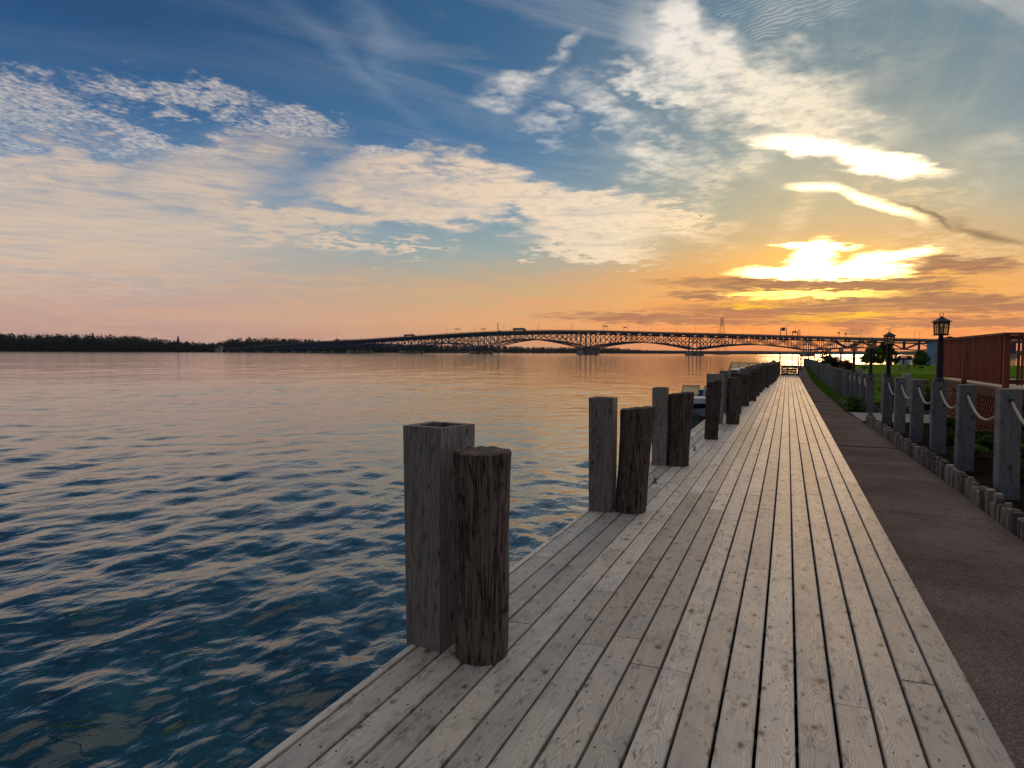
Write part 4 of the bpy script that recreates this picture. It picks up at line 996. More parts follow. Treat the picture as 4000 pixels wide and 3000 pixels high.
# lantern lamps
def lantern(loc, base, total, label, stub=0, rz=.25):
    t = thing('post_lamp', label, 'lamp', (loc[0], loc[1], base), rz, 'lantern lamps along the rope fence'); hz = total - .335
    if stub:
        m = post_mesh(.2, stub); m.build('timber_stub', post_m, t)
    m = MB(); m.lathe([(.085, stub), (.085, stub + .012), (.064, stub + .045), (.05, stub + .06), (.045, hz - .10), (.05, hz - .08), (.038, hz - .03), (.03, hz + .002)], n=16); m.build('pole', iron_m, t, False)
    a = .082; m = MB(); m.box(-a - .012, a + .012, -a - .012, a + .012, hz, hz + .012); m.build('base_tray', iron_m, t)
    f = MB(); h0, h1 = hz + .012, hz + .222
    for sx in (-1, 1):
        for sy in (-1, 1): f.hexa([(sx * a * .86 - .008, sy * a * .86 - .008, h0), (sx * a * .86 + .008, sy * a * .86 - .008, h0), (sx * a * .86 + .008, sy * a * .86 + .008, h0), (sx * a * .86 - .008, sy * a * .86 + .008, h0), (sx * a - .009, sy * a - .009, h1), (sx * a + .009, sy * a - .009, h1), (sx * a + .009, sy * a + .009, h1), (sx * a - .009, sy * a + .009, h1)])
    for s in (-1, 1):
        for zz, k in ((h0 + .008, .86), (h1 - .012, 1.0)): f.bar((-a * k, s * a * k, zz), (a * k, s * a * k, zz), .012, .016); f.bar((s * a * k, -a * k, zz), (s * a * k, a * k, zz), .012, .016)
        zz, k = h0 + .12, .95
        f.bar((-a * k, s * a * k, zz), (a * k, s * a * k, zz), .006); f.bar((s * a * k, -a * k, zz), (s * a * k, a * k, zz), .006)
        f.bar((0, s * a * .86, h0), (0, s * a, h1), .006); f.bar((s * a * .86, 0, h0), (s * a, 0, h1), .006)
        for k2 in (-1, 1): f.bar((k2 * a * .98, s * a * .99, h1 - .06), (k2 * a * .55, s * a * .995, h1 - .012), .012); f.bar((s * a * .99, k2 * a * .98, h1 - .06), (s * a * .995, k2 * a * .55, h1 - .012), .012)
    f.build('lantern_frame', iron_m, t)
    for k in range(4):
        c, s = [(0, -1), (1, 0), (0, 1), (-1, 0)][k]; m = MB(); e = a * .84; e2 = a * .97
        lo = [(-e, -e * .985), (e, -e * .985), (e, -e * .985 + .003), (-e, -e * .985 + .003)]; hi = [(-e2, -e2 * .99), (e2, -e2 * .99), (e2, -e2 * .99 + .003), (-e2, -e2 * .99 + .003)]
        r4 = k * math.pi / 2; C_, S_ = math.cos(r4), math.sin(r4)
        m.hexa([(C_ * p - S_ * q, S_ * p + C_ * q, h0 + .004) for p, q in lo] + [(C_ * p - S_ * q, S_ * p + C_ * q, h1 - .004) for p, q in hi]); m.build('glass_pane', amber_m, t)
    m = MB()
    for q in range(3): tq = q * 2.1; m.lathe([(.013, 0), (.013, .095), (.016, .10), (.011, .13), (.003, .155)], (.026 * math.cos(tq), .026 * math.sin(tq), h0), 8)
    m.build('candle_bulbs', bulb_m, t)
    m = MB(); w = a + .030; rt = .012
    vs = [(-w, -w, h1), (w, -w, h1), (w, w, h1), (-w, w, h1), (-w, -w, h1 + .008), (w, -w, h1 + .008), (w, w, h1 + .008), (-w, w, h1 + .008)]
    vs2 = [(sx * .044, sy * .044, h1 + .058) for sx, sy in ((-1, -1), (1, -1), (1, 1), (-1, 1))] + [(sx * .014, sy * .014, h1 + .088) for sx, sy in ((-1, -1), (1, -1), (1, 1), (-1, 1))]
    m._add(vs + vs2, [(3, 2, 1, 0)] + [(k, (k + 1) % 4, 4 + (k + 1) % 4, 4 + k) for k in range(4)] + [(4 + k, 4 + (k + 1) % 4, 8 + (k + 1) % 4, 8 + k) for k in range(4)] + [(8 + k, 8 + (k + 1) % 4, 12 + (k + 1) % 4, 12 + k) for k in range(4)] + [(12, 13, 14, 15)]); ro = m.build('roof', iron_m, t)
    m = MB(); N = 18; cz = h1 + .088 + .034
    m.tube([(.03 * math.cos(2 * math.pi * i / N), 0, cz + .03 * math.sin(2 * math.pi * i / N)) for i in range(N + 1)], .0045, 6, cap=False)
    m.lathe([(.012, h1 + .086), (.006, h1 + .1)], n=8); m.build('finial_ring', iron_m, ro)
    return t
lantern(POSTS[3], T_NEAR[3] + .001, 1.10, 'nearest black lantern lamp with a ring on top, by the red deck', rz=.28)
lantern(POSTS[6], T_NEAR[6] + .001, 1.09, 'second nearest black lantern lamp, left of the shed and black canopy', rz=.3)
lantern(FAR[0], T_FAR[0] + .001, 1.09, 'third nearest lantern lamp, in front of the tree on the lawn', rz=.3)
lantern(FAR[3], T_FAR[3] + .001, 1.09, 'fourth nearest lantern lamp, above the dark red bush', rz=.3)
for px, tip, Z, lab in ((3283, 1354, 36.9, 'fifth nearest lantern lamp, left half of the dark red bush'), (3238, 1359.4, 49.6, 'sixth nearest lantern lamp, right of a close pair of lamps'), (3226, 1360, 51.5, 'seventh nearest lantern lamp, touching the sixth in view'), (3211, 1366, 68, 'eighth nearest lantern lamp, in front of the bright river'), (3190.5, 1368, 76, 'ninth nearest lantern lamp beside the last one'), (3181, 1369, 80, 'farthest lantern lamp, nearest to the fence end')):
    q = R0 * (px - 2000) / FPX * Z + F0 * Z; g0 = gl(q[1]); zt = z_at(px, tip, Z); lantern((q[0], q[1]), g0, zt - g0, lab, stub=1.15)

# ------------------------------------------------------------------ edging logs
def edging(label, path, zf, n):
    t = thing('log_edging', label, 'log edging', (0, 0, 0)); L = [0]
    for a, b in zip(path[:-1], path[1:]): L.append(L[-1] + math.hypot(b[0] - a[0], b[1] - a[1]))
    d = 0
    while d < L[-1]:
        r = rnd.uniform(.030, .047); x = np.interp(d, L, [p[0] for p in path]); Y = np.interp(d, L, [p[1] for p in path])
        h = rnd.choice((.13, .15, .17, .18, .20, .21, .23)) + rnd.uniform(-.015, .015); jig = [1 + rnd.uniform(-.09, .07) for _ in range(9)]; m = MB()
        m.lathe([(r * rnd.uniform(1.0, 1.08), -.15), (r * 1.02, h * .5), (r, h - .006), (r * .88, h + rnd.uniform(-.002, .006))], n=9, jig=jig)
        o = m.build('log', log_m, t, loc=(x + rnd.uniform(-.012, .012), Y, zf(Y))); o.rotation_euler = (rnd.uniform(-.06, .06), rnd.uniform(-.07, .07), rnd.uniform(0, 6)); d += r * 1.9
ys = [2.5, 5, 7, 9, 11, 13, 15, 17, 18.9]
edging('row of short upright logs edging the garden bed beside the footpath', [(pave_edge(Y) + .055, Y) for Y in ys] + [(pave_edge(19.3) + .25, 19.35)], gp, 0)
edging('short row of upright logs at the foot of the third lamp post', [(pave_edge(23.4) + .06, 27.0), (pave_edge(23.4) + .06, 23.5), (2.6, 23.35), (3.6, 23.4)], gp, 0)
edging('row of short logs behind the posts across the side path', [(3.7, 23.4), (5.4, 23.5)], gl, 0)

# ------------------------------------------------------------------ red deck with railing and lattice
def red_deck():
    X0, X1, Y0, Y1, FL, RT_ = 3.98, 8.6, 15.9, 22.5, .85, 1.93
    t = thing('red_deck', 'red stained raised deck with railing and lattice skirt at the right', 'deck', (X0, Y0, gl(18)))
    g0 = gl(18); fl = FL - g0; rt = RT_ - g0; W = X1 - X0; D = Y1 - Y0
    def part(name, mat, *boxes):
        o = None
        for b in boxes:
            cx, cy = (b[0] + b[1]) / 2, b[2]; m = MB(); m.box(b[0] - cx, b[1] - cx, 0, b[3] - cy, b[4], b[5]); o = m.build(name, mat, t, loc=(cx, cy, 0))
        return o
    n = int(W / .145)
    for i in range(n): part('floor_board', tan_m, (.0 + i * W / n + .003, (i + 1) * W / n - .003, -.03, D + .03, fl - .032, fl))
    part('rim_joist', redh_m, (-.045, -.005, -.05, D + .05, fl - .22, fl - .036)); part('rim_joist', redh_m, (-.004, W, -.05, -.012, fl - .22, fl - .036))
    for yy in (0, 3.4, D - .1):
        part('railing_post', red_m, (-.10, 0.0, yy - .0, yy + .10, -.2, rt - .05))
    for xx in (1.9, 3.8): part('railing_post', red_m, (xx, xx + .1, -.052, .048, -.2, rt - .05))
    part('cap_rail', redh_m, (-.13, .03, -.06, D + .06, rt - .045, rt)); part('cap_rail', redh_m, (.034, W, -.06, .10, rt - .045, rt))
    for z in (rt - .135, fl + .09):
        for a, b in ((.105, 3.395), (3.505, D - .105)): part('side_rail', redh_m, (-.075, -.035, a, b, z, z + .085))
        for a, b in ((.005, 1.895), (2.005, 3.795), (3.905, W)): part('side_rail', red_m, (a, b, -.02, .02, z, z + .085))
    src = MB(); src.box(-.019, .019, -.019, .019, fl + .07, rt - .045); bal = src.build('baluster', red_m, t, loc=(-.096, .2, 0))
    def cp(x, y): c = bal.copy(); col.objects.link(c); c.parent = t; c.location = (x, y, 0)
    y = .2 + .118
    while y < D - .15:
        if not (3.36 < y < 3.54): cp(-.096, y)
        y += .118
    x = .12
    while x < W:
        if not any(abs(x - q - .05) < .08 for q in (1.9, 3.8)): cp(x, -.04)
        x += .065
    def lattice(p0, ux, L, H):
        m = MB(); st = .20; w = .045; dn = np.array([-ux[1], ux[0], 0.0]); ux = np.array(ux + (0,)); p0 = np.array(p0)
        for sgn, off in ((1, .0), (-1, .011)):
            c = -H
            while c < L + H:
                a0, a1 = (c, 0), (c + sgn * H, H)
                ts = [0, 1]
                x0_, x1_ = c, c + sgn * H
                lo, hi = 0.0, 1.0
                for lim, up_ in ((0, False), (L, True)):
                    tt = (lim - x0_) / (x1_ - x0_)
                    if (x1_ > x0_) != up_: lo = max(lo, tt)
                    else: hi = min(hi, tt)
                if hi - lo > .02:
                    P = lambda q: p0 + ux * (x0_ + (x1_ - x0_) * q) + np.array([0, 0, H * q]) + dn * off
                    m.bar(P(lo), P(hi), .009, w, upv=tuple(np.cross(dn, (ux * (x1_ - x0_) + np.array([0, 0, H])))))
                c += st
        o = m.build('lattice_panel', red_m, t); o['kind'] = 'stuff'
    H = fl - .24
    lattice((-.055, .12, .0), (0.0, 1.0), 3.26, H); lattice((-.055, 3.52, .0), (0.0, 1.0), D - 3.65, H); lattice((.05, -.03, 0), (1.0, 0.0), W - .1, H)
    part('added_dark_backing', joist_m, (.3, W, D - .06, D - .02, -.2, fl - .24)); part('added_dark_backing', joist_m, (W - .04, W, .02, D - .07, -.2, fl - .24))  # solid rear boards added to block light, so the lattice holes look dark
    part('bottom_rail', redh_m, (-.085, -.025, .105, D - .1, -.02, .06))
red_deck()

# ------------------------------------------------------------------ steps and landing at the end of the boardwalk
def steps():
    y0 = 58.6; t = thing('wooden_steps', 'wooden steps rising to a landing at the end of the boardwalk', 'steps', (0.13, y0, gz(y0))); w = .62
    for k in range(4):
        m = MB(); m.box(-w, w, .28 * k - .02, .28 * k + .27, .19 * (k + 1) - .04, .19 * (k + 1)); m.build('tread', step_m, t)
        m = MB(); m.box(-w + .02, w - .02, .28 * k + .06, .28 * k + .08, .19 * k + .002, .19 * (k + 1) - .045); m.build('riser', joist_m, t)
    for s in (-1, 1):
        m = MB(); m.prism([(0, 0), (1.2, 0), (1.2, .78), (.9, .74)], (s * (w + .02) - .02, 0, 0), (0, 1, 0), (0, 0, 1), (.04, 0, 0)); m.build('stringer', step_m, t)
        m = MB(); m.box(s * (w + .06) - .045, s * (w + .06) + .045, .12, .21, 0, 1.2 + (.45 if s < 0 else 0)); m.build('newel_post', step_m, t)
    m = MB(); m.bar((w + .06, .16, 1.18), (w + .06, 1.5, 1.5), .05, .08); m.build('handrail', step_m, t)
    d = thing('landing', 'raised wooden landing behind the steps with a thin railing', 'landing', (0.1, y0 + 1.13, gz(y0)))
    for i in range(12): m = MB(); m.box(-1.6, 1.0, i * .15, i * .15 + .142, .70, .74); m.build('plank', step_m, d)
    for x in (-1.5, -.1, .9):
        for yy in (.1, 1.6): m = MB(); m.box(x - .05, x + .05, yy - .05, yy + .05, -.8, .69); m.build('support_post', step_m, d)
    for x in (.25, .9, 1.0): m = MB(); m.box(x - .035, x + .035, 1.7, 1.77, .74, 1.66); m.build('rail_post', galv_m, d)
    m = MB(); m.bar((-1.5, 1.735, 1.66), (1.0, 1.735, 1.66), .03); m.build('top_rail', galv_m, d)
    m = MB(); m.bar((-1.5, 1.735, 1.2), (1.0, 1.735, 1.2), .02); m.build('middle_rail', galv_m, d)
steps()
def shore_fence():
    t = thing('cable_fence', 'thin cable fence with slim posts along the shore behind the lamps', 'fence', (0, 0, 0)); P = []
    for px, py, Z in ((3157, 1397, 84), (3267, 1397, 104), (3381, 1397, 128), (3500, 1397, 131)):
        q = R0 * (px - 2000) / FPX * Z + F0 * Z; z = z_at(px, py, Z); P.append((q[0], q[1], z)); m = MB(); m.bar((q[0], q[1], gl(q[1]) - .1), (q[0], q[1], z + .05), .12); m.build('post', joist_m, t)
    for a, b in zip(P[:-1], P[1:]): m = MB(); m.bar(a, b, .035); m.build('cable', joist_m, t)
shore_fence()

# ------------------------------------------------------------------ boats
def hull_mesh(L, B, H, draft, nst=14):
    """stations from bow (y=0) to stern (y=L); returns rings of (keel, chine, rub rail, gunwale) for both sides"""
    R = []
    for i in range(nst + 1):
        f = i / nst; b = B / 2 * min(1.0, (1 - (1 - min(f / .55, 1)) ** 2.2)) * (1 - .06 * max(0, f - .6)); b = max(b, .02)
        sheer = H * (1 + .16 * (1 - f) ** 2); keel = -draft * min(1, f / .18) + (1 - min(1, f / .18)) * H * .45 ; ch = -draft * .3 + (1 - min(1, f / .4)) ** 1.6 * H * .5
        rake = .0 if f > .2 else (0.2 - f) * 2.4
        y = f * L
        R.append([(0, y + rake * .9, keel), (b * .76, y + rake * .6, max(ch, keel + .01)), (b * .92, y + rake * .2, sheer * .50), (b, y, sheer * .74), (b * .985, y, sheer)])
    return R
def skin(R, k0, k1, side, deck=False):
    m = MB(); n = len(R)
    for i in range(n):
        for k in range(k0, k1 + 1): p = R[i][k]; m.v.append((side * p[0], p[1], p[2]))
    w = k1 - k0 + 1
    for i in range(n - 1):
        for k in range(w - 1):
            f = (i * w + k, i * w + k + 1, (i + 1) * w + k + 1, (i + 1) * w + k); m.f.append(f if side > 0 else f[::-1]); m.fm.append(0)
    return m
def merge(*ms):
    o = MB()
    for q in ms: o._add(q.v, q.f)
    return o
def runabout():
    L, B, H = 5.0, 1.75, .66
    p = at_z(2690, 1640, WATER); t = thing('runabout_boat', 'small white open boat with a black hull band moored behind the third pile', 'boat', (p[0] - .02, p[1], WATER), math.radians(-6))
    R = hull_mesh(L, B, H, .22)
    b = merge(skin(R, 0, 2, 1), skin(R, 0, 2, -1), skin(R, 3, 4, 1), skin(R, 3, 4, -1))
    e = R[-1]; b._add([(x * s, y, z) for s in (1, -1) for x, y, z in e], [(0, 1, 2, 3, 4, 9, 8, 7, 6)][:1]); hb = b.build('hull', white_m, t)
    s = merge(skin([[q[2], q[3]] for q in R], 0, 1, 1), skin([[q[2], q[3]] for q in R], 0, 1, -1)); s.build('hull_band', black_m, t)
    d = MB()                                            # foredeck and side decks
    for i in range(len(R) - 1):
        for sd in (1, -1):
            a, c = R[i][4], R[i + 1][4]; ai = max(0, a[0] - .26) if i > 3 else 0; ci = max(0, c[0] - .26) if i + 1 > 3 else 0
            z0, z1 = a[2] + .012 + (.05 if ai == 0 else .02), c[2] + .012 + (.05 if ci == 0 else .02)
            f = [(sd * a[0], a[1], a[2]), (sd * c[0], c[1], c[2]), (sd * ci, c[1], z1), (sd * ai, a[1], z0)]
            d._add(f if sd > 0 else f[::-1], [(0, 1, 2, 3)])
    d.build('deck', white_m, t)
    f = MB(); f.box(-B * .42, B * .42, 1.3, L - .1, .18, .22); f.build('cockpit_floor', white_m, t)
    m = MB(); m.box(-.62, .62, 3.9, 4.4, .22, .55); m.box(-.62, .62, 4.42, 4.55, .22, .85); m.build('seat', bseat_m, t)
    m = MB(); m.box(-.72, .72, 1.95, 2.1, H - .1, H + .03); m.build('dash', bseat_m, t)
    for sd in (-1, 1):
        x0, x1 = (-.72, -.10) if sd < 0 else (.10, .72); pass
        m = MB(); m.hexa([(x0, 1.82, H + .02), (x1, 1.82, H + .02), (x1, 1.83, H + .02), (x0, 1.83, H + .02), (x0, 2.14, H + .44), (x1, 2.14, H + .44), (x1, 2.15, H + .44), (x0, 2.15, H + .44)]); g_ = m.build('windshield', shield_m, t)
        m = MB(); m.bar((x0, 1.82, H + .02), (x0, 2.14, H + .45), .03); m.bar((x1, 1.82, H + .02), (x1, 2.14, H + .45), .03); m.bar((x0, 2.14, H + .45), (x1, 2.14, H + .45), .03); m.bar((x0, 1.82, H + .02), (x1, 1.82, H + .02), .03); m.build('windshield_frame', galv_m, g_)
    m = MB(); m.tube([(-.75, 3.1, H + .02), (-.75, 3.15, H + .32), (.75, 3.15, H + .32), (.75, 3.1, H + .02)], .018, 6); m.build('grab_rail', white_m, t)
    for sd in (-.35, .2): m = MB(); m.box(sd - .05, sd + .05, .9, .96, R[3][4][2] + .06, R[3][4][2] + .10); m.build('deck_fitting', black_m, t)
    m = MB(); m.box(-.3, .3, L + .02, L + .5, -.1, 1.1); m.build('outboard_motor', black_m, t)
runabout()
def cruiser():
    L, B, H = 7.0, 2.3, .95
    q = at_z(2878, 1452, WATER); Z = 45.0; x, y = (R0 * (2894 - 2000) / FPX * Z + F0 * Z)[:2]
    t = thing('cabin_boat', 'larger white cabin boat with a wide raked windshield behind the far piles', 'boat', (x - .30, y - 2.0, WATER), math.radians(-9))
    R = hull_mesh(L, B, H, .3)
    b = merge(skin(R, 0, 4, 1), skin(R, 0, 4, -1)); b._add([(x_ * s, y_, z_) for s in (1, -1) for x_, y_, z_ in R[-1]], [(0, 1, 2, 3, 4, 9, 8, 7, 6)]); b.build('hull', white_m, t)
    d = MB()
    for i in range(len(R) - 1):
        for sd in (1, -1):
            a, c = R[i][4], R[i + 1][4]; cr = lambda yy: H * 1.16 + .30 * math.sin(min(1, yy / 2.6) * 1.5708) if yy < 4.2 else H * 1.0
            f = [(sd * a[0], a[1], a[2]), (sd * c[0], c[1], c[2]), (sd * c[0] * .55, c[1], cr(c[1])), (sd * a[0] * .55, a[1], cr(a[1])), (0, c[1], cr(c[1]) + .04), (0, a[1], cr(a[1]) + .04)]
            d._add(f, [(0, 1, 2, 3) if sd > 0 else (3, 2, 1, 0), (3, 2, 4, 5) if sd > 0 else (5, 4, 2, 3)])
    d.build('cabin_top', white_m, t)
    zb0 = H * 1.16 + .30; yb, yt, h = 2.5, 2.9, .34
    bx = [(-1.08, yb + .55), (-.84, yb + .05), (-.30, yb), (.30, yb), (.84, yb + .05), (1.08, yb + .55)]; tx = [(-.94, yt + .45), (-.76, yt + .05), (-.28, yt), (.28, yt), (.76, yt + .05), (.94, yt + .45)]
    for i in range(5):
        m = MB(); a, c, e, f = bx[i], bx[i + 1], tx[i + 1], tx[i]; z0 = zb0 - (.12 if i in (0, 4) else 0)
        P = [(a[0], a[1], z0 if i != 0 else z0 - .1), (c[0], c[1], z0 if i != 4 else z0 - .1), (e[0], e[1], zb0 + h), (f[0], f[1], zb0 + h)]
        m._add(P + [(p[0], p[1] + .012, p[2]) for p in P], [(0, 1, 2, 3), (7, 6, 5, 4), (0, 4, 5, 1), (1, 5, 6, 2), (2, 6, 7, 3), (3, 7, 4, 0)]); g_ = m.build('windshield_pane', shield_m, t)
        k = MB(); k.bar(P[0], P[1], .035); k.bar(P[3], P[2], .04); k.bar(P[0], P[3], .035); k.bar(P[1], P[2], .035); k.build('pane_frame', galv_m, g_)
    m = MB(); m.tube([(-1.0, 1.2, H * 1.2), (-1.06, 1.9, H * 1.2 + .35), (-1.12, 3.0, H * 1.1 + .4)], .02, 6); m.build('bow_rail', galv_m, t)
    m = MB(); m.box(-.55, .55, 4.6, 5.1, .5, 1.25); m.build('seat', bseat_m, t)
    m = MB(); m.tube([(-1.12, 1.3, H * 1.2 + .12), (-1.22, 1.3, H * 1.2 + .2)], .03, 6); m.build('mirror', orange_m, t)
cruiser()
def canopy_boat():
    Z = 149.0; x, y = (R0 * (3536 - 2000) / FPX * Z + F0 * Z)[:2]
    t = thing('canopy_boat', 'white boat under a black canvas canopy moored beyond the lawn', 'boat', (x, y, WATER), math.radians(-TH * 0 - 15))
    R = hull_mesh(6.5, 2.6, 1.2, .3); b = merge(skin(R, 0, 4, 1), skin(R, 0, 4, -1)); b._add([(x_ * s, y_, z_) for s in (1, -1) for x_, y_, z_ in R[-1]], [(0, 1, 2, 3, 4, 9, 8, 7, 6)])
    for q in range(len(b.v)): vx, vy, vz = b.v[q]; b.v[q] = (vx, 6.5 - vy - 3, vz)
    b.build('hull', white_m, t)
    m = MB(); prof = [(-1.32, 0), (-1.28, .35), (-1.05, .82), (-.7, .95), (.7, .95), (1.05, .82), (1.28, .35), (1.32, 0)]
    # canopy as a shell with a clear window in its rear face
    n = len(prof); A = [(px_, -2.9, 1.15 + pz) for px_, pz in prof]; Bk = [(px_ * .95, 1.4, 1.15 + pz * .95) for px_, pz in prof]
    m._add(A + Bk, [(i, i + 1, n + i + 1, n + i) for i in range(n - 1)])
    win = [(-.62, .45), (.62, .45), (.62, .80), (-.62, .80)]; W_ = [(px_, -2.9, 1.15 + pz) for px_, pz in win]; k = len(m.v); m.v += W_
    m.f += [(0, k, k + 3, 1), (1, k + 3, 3, 2), (3, k + 3, k + 2, 4), (4, k + 2, 6, 5), (6, k + 2, k + 1, 7), (7, k + 1, k, 0)]; m.fm += [0] * 6
    m.build('canvas_canopy', canvas_m, t); w = MB(); w.box(-.62, .62, -2.895, -2.88, 1.6, 1.95); w.build('clear_window', shield_m, t)
    m = MB(); m.box(-.12, .12, -3.3, -2.95, .2, 1.3); m.build('outboard_motor', black_m, t)
canopy_boat()
for px, top, Z, lab in ((3479, 1395, 141, 'shorter mooring post left of the canopy boat'), (3497, 1390, 142, 'taller mooring post left of the canopy boat')):
    x, y = (R0 * (px - 2000) / FPX * Z + F0 * Z)[:2]; zt = z_at(px, top, Z); m = MB(); m.lathe([(.22, -1.2), (.21, zt - .1), (.17, zt)], n=10, jig=[1.02, .97, 1, 1.03, .98, 1, .96, 1.02, 1, .99]); tag(m.build('mooring_post', pile_m, loc=(x, y, 0)), lab, 'mooring post')

# ------------------------------------------------------------------ shed, trees, shrubs, geese, tables
def shed():
    Z = 126.0; x, y = (R0 * (3705 - 2000) / FPX * Z + F0 * Z)[:2]; g0 = gl(y); e = z_at(3630, 1337, Z) - g0; rdg = z_at(3703, 1316, Z) - g0; hw = 3.55
    t = thing('metal_shed', 'light blue metal shed with a low gable beyond the lawn', 'shed', (x, y, g0), -.17)
    m = MB(); m.prism([(-hw, 0), (hw, 0), (hw, e), (0, rdg - .1), (-hw, e)], (0, 0, 0), (1, 0, 0), (0, 0, 1), (0, 9, 0)); m.build('wall', bluewall_m, t)
    src = None
    for i in range(23):                                   # pressed ribs of the siding
        xx = -hw + .15 + i * .31; m = MB(); h = e + (rdg - .1 - e) * (1 - abs(xx) / hw) - .03; m.box(xx - .02, xx + .02, -.03, .002, .02, h); m.build('siding_rib', bluewall_m, t)
    d = MB(); d.box(-2.35, -1.45, -.05, -.005, 0, 2.3); dd = d.build('door', bluedoor_m, t); k = MB(); k.box(-1.6, -1.52, -.12, -.05, 1.0, 1.1); k.build('door_handle', galv_m, dd)
    for s in (-1, 1):
        r = MB(); r.prism([(0, rdg), (s * (hw + .3), e - .12), (s * (hw + .3), e), (0, rdg + .12)], (0, -.35, 0), (1, 0, 0), (0, 0, 1), (0, 9.7, 0)); r.build('roof', roof_m, t)
shed()
def bushy(name, label, loc, parts, mat, trunk=None, seed=1, cat='tree', crown='crown'):
    t = thing(name, label, cat, loc); r = np.random.default_rng(seed)
    m = MB(); h = trunk or .3
    m.tube([(0, 0, -.1), (.02, 0, h * .5), (0, .02, h)], [.06 * h ** .7 + .02, .05 * h ** .7 + .015, .03 * h ** .7 + .01], 7)
    for c, rad, n, s in parts: m.tube([(0, 0, h * .55), (c[0] * .5, c[1] * .5, (h * .55 + c[2]) / 2 + .05), c], [.03 * h ** .7 + .01, .02 * h ** .6 + .006, .006], 5)
    m.build('trunk' if cat == 'tree' else 'stems', trunk_m, t)
    leaf_obj(crown if cat == 'tree' else 'foliage', [leaves(r, c, rad, n, s) for c, rad, n, s in parts], mat, t); return t
def at_px(px, Z): q = R0 * (px - 2000) / FPX * Z + F0 * Z; return (q[0], q[1], gl(q[1]))
def clumps(seed, n, w, d, z0, z1, r0, cnt, size, top_narrow=.4):
    r = np.random.default_rng(seed); out = []
    for _ in range(n):
        f = r.random(); k = 1 - (1 - top_narrow) * f ** 1.3; a = r.random() * 6.28; q = math.sqrt(r.random())
        out.append(((math.cos(a) * q * w * k, math.sin(a) * q * d * k, z0 + (z1 - z0) * f), (r0 * r.uniform(.7, 1.3), r0 * r.uniform(.7, 1.3), r0 * r.uniform(.5, .9)), cnt, size))
    return out
bushy('lawn_tree', 'taller leafy tree at the far lawn edge behind the second lamp', at_px(3462, 132), clumps(3, 46, 2.2, 2.0, .5, 4.2, .66, 170, .15, .3), leafD, 1.8, 31)
bushy('lawn_tree', 'low spreading tree at the far lawn edge left of the third lamp', at_px(3412, 130), clumps(4, 40, 2.2, 1.9, .3, 2.9, .55, 170, .14, .35), leafG, 1.2, 32)
bushy('round_bush', 'round dense bush standing against the blue shed', at_px(3597, 121), clumps(5, 46, 1.15, 1.1, .1, 2.5, .5, 200, .11, .45), leafG, .6, 33, 'bush')
bushy('red_bush', 'wide dark red bush behind the fence below the bridge', at_px(3277, 55), clumps(6, 40, 1.45, .8, .25, 1.5, .30, 240, .05, .75), leafB, .5, 34, 'bush')
bushy('small_tree', 'slender young tree among the farthest lamps before the bright river', at_px(3222, 62), clumps(7, 16, .85, .6, .9, 2.1, .26, 60, .075, .5), leafD, 1.5, 35)
bushy('yellow_shrub', 'bright yellow green shrub behind the rope fence posts', (4.25, 27.2, gl(27)), clumps(8, 22, .75, .5, .25, .88, .2, 180, .035, .8), leafY, .3, 36, 'shrub')
bushy('dark_shrub', 'dark red shrub between the second lamp post and the pale post', (3.55, 27.6, gl(27)), clumps(9, 16, .45, .4, .2, .75, .18, 160, .03, .8), leafB, .3, 37, 'shrub')
bushy('dark_shrub', 'dark green shrub under the yellow one', (4.5, 26.3, gl(26)), clumps(10, 20, .9, .4, .12, .45, .18, 160, .03, .9), leafD, .2, 38, 'shrub')
bushy('leafy_plant', 'green leafy plant growing at the foot of the third lamp post', (2.02, 23.3, gp(23.3)), clumps(11, 14, .30, .25, .10, .48, .12, 120, .028, .9), leafG, .2, 39, 'plant')
for i, (x, y, s, lab, mt) in enumerate(((2.75, 12.9, .7, 'low green plant at the foot of the nearest lamp post', leafG), (2.85, 10.6, .9, 'dark low plant between the two nearest fence posts', leafD), (2.9, 14.6, .8, 'small dark plant behind the fourth nearest fence post', leafD), (3.3, 12.0, 1.1, 'dark plant against the lattice of the red deck side', leafD), (3.5, 14.6, 1.2, 'dark shrub in front of the lattice corner', leafD), (2.55, 8.2, .7, 'green plant beside the nearest fence post', leafG), (3.45, 17.5, 1.0, 'dark plant below the lattice far end', leafD))):
    bushy('bed_plant', lab, (x, y, gp(y)), clumps(50 + i, 12, .26 * s, .26 * s, .06, .28 * s, .10, 90, .03, .9), mt, .12, 60 + i, 'plant')
def goose(px, py, label, rz, graze=False):
    d = ray(px, py); t0 = (-.37 - CAMZ) / d[2]; p = CAM + d * t0; t = thing('goose', label, 'goose', (p[0], p[1], -.37), rz, 'geese on the lawn'); k = 1.15
    m = MB(); m.tube([(-.34 * k, 0, .30 * k), (-.24 * k, 0, .31 * k), (-.05, 0, .32 * k), (.14 * k, 0, .34 * k), (.24 * k, 0, .37 * k), (.29 * k, 0, .41 * k)], [.015, .085, .145, .135, .075, .035], 10); m.build('body', goose_m, t, True)
    n = MB()
    if graze: n.tube([(.22 * k, 0, .36 * k), (.34 * k, 0, .30 * k), (.40 * k, 0, .16 * k), (.44 * k, 0, .08 * k), (.50 * k, 0, .05 * k)], [.05, .04, .035, .042, .012], 8)
    else: n.tube([(.22 * k, 0, .38 * k), (.29 * k, 0, .52 * k), (.28 * k, 0, .68 * k), (.33 * k, 0, .74 * k), (.44 * k, 0, .72 * k)], [.05, .036, .034, .045, .01], 8)
    n.build('neck', gooseblk_m, t, True)
    for s in (-1, 1): l = MB(); l.tube([(0, s * .06, .24 * k), (.01, s * .06, 0)], .014, 5); l.build('leg', gooseblk_m, t)
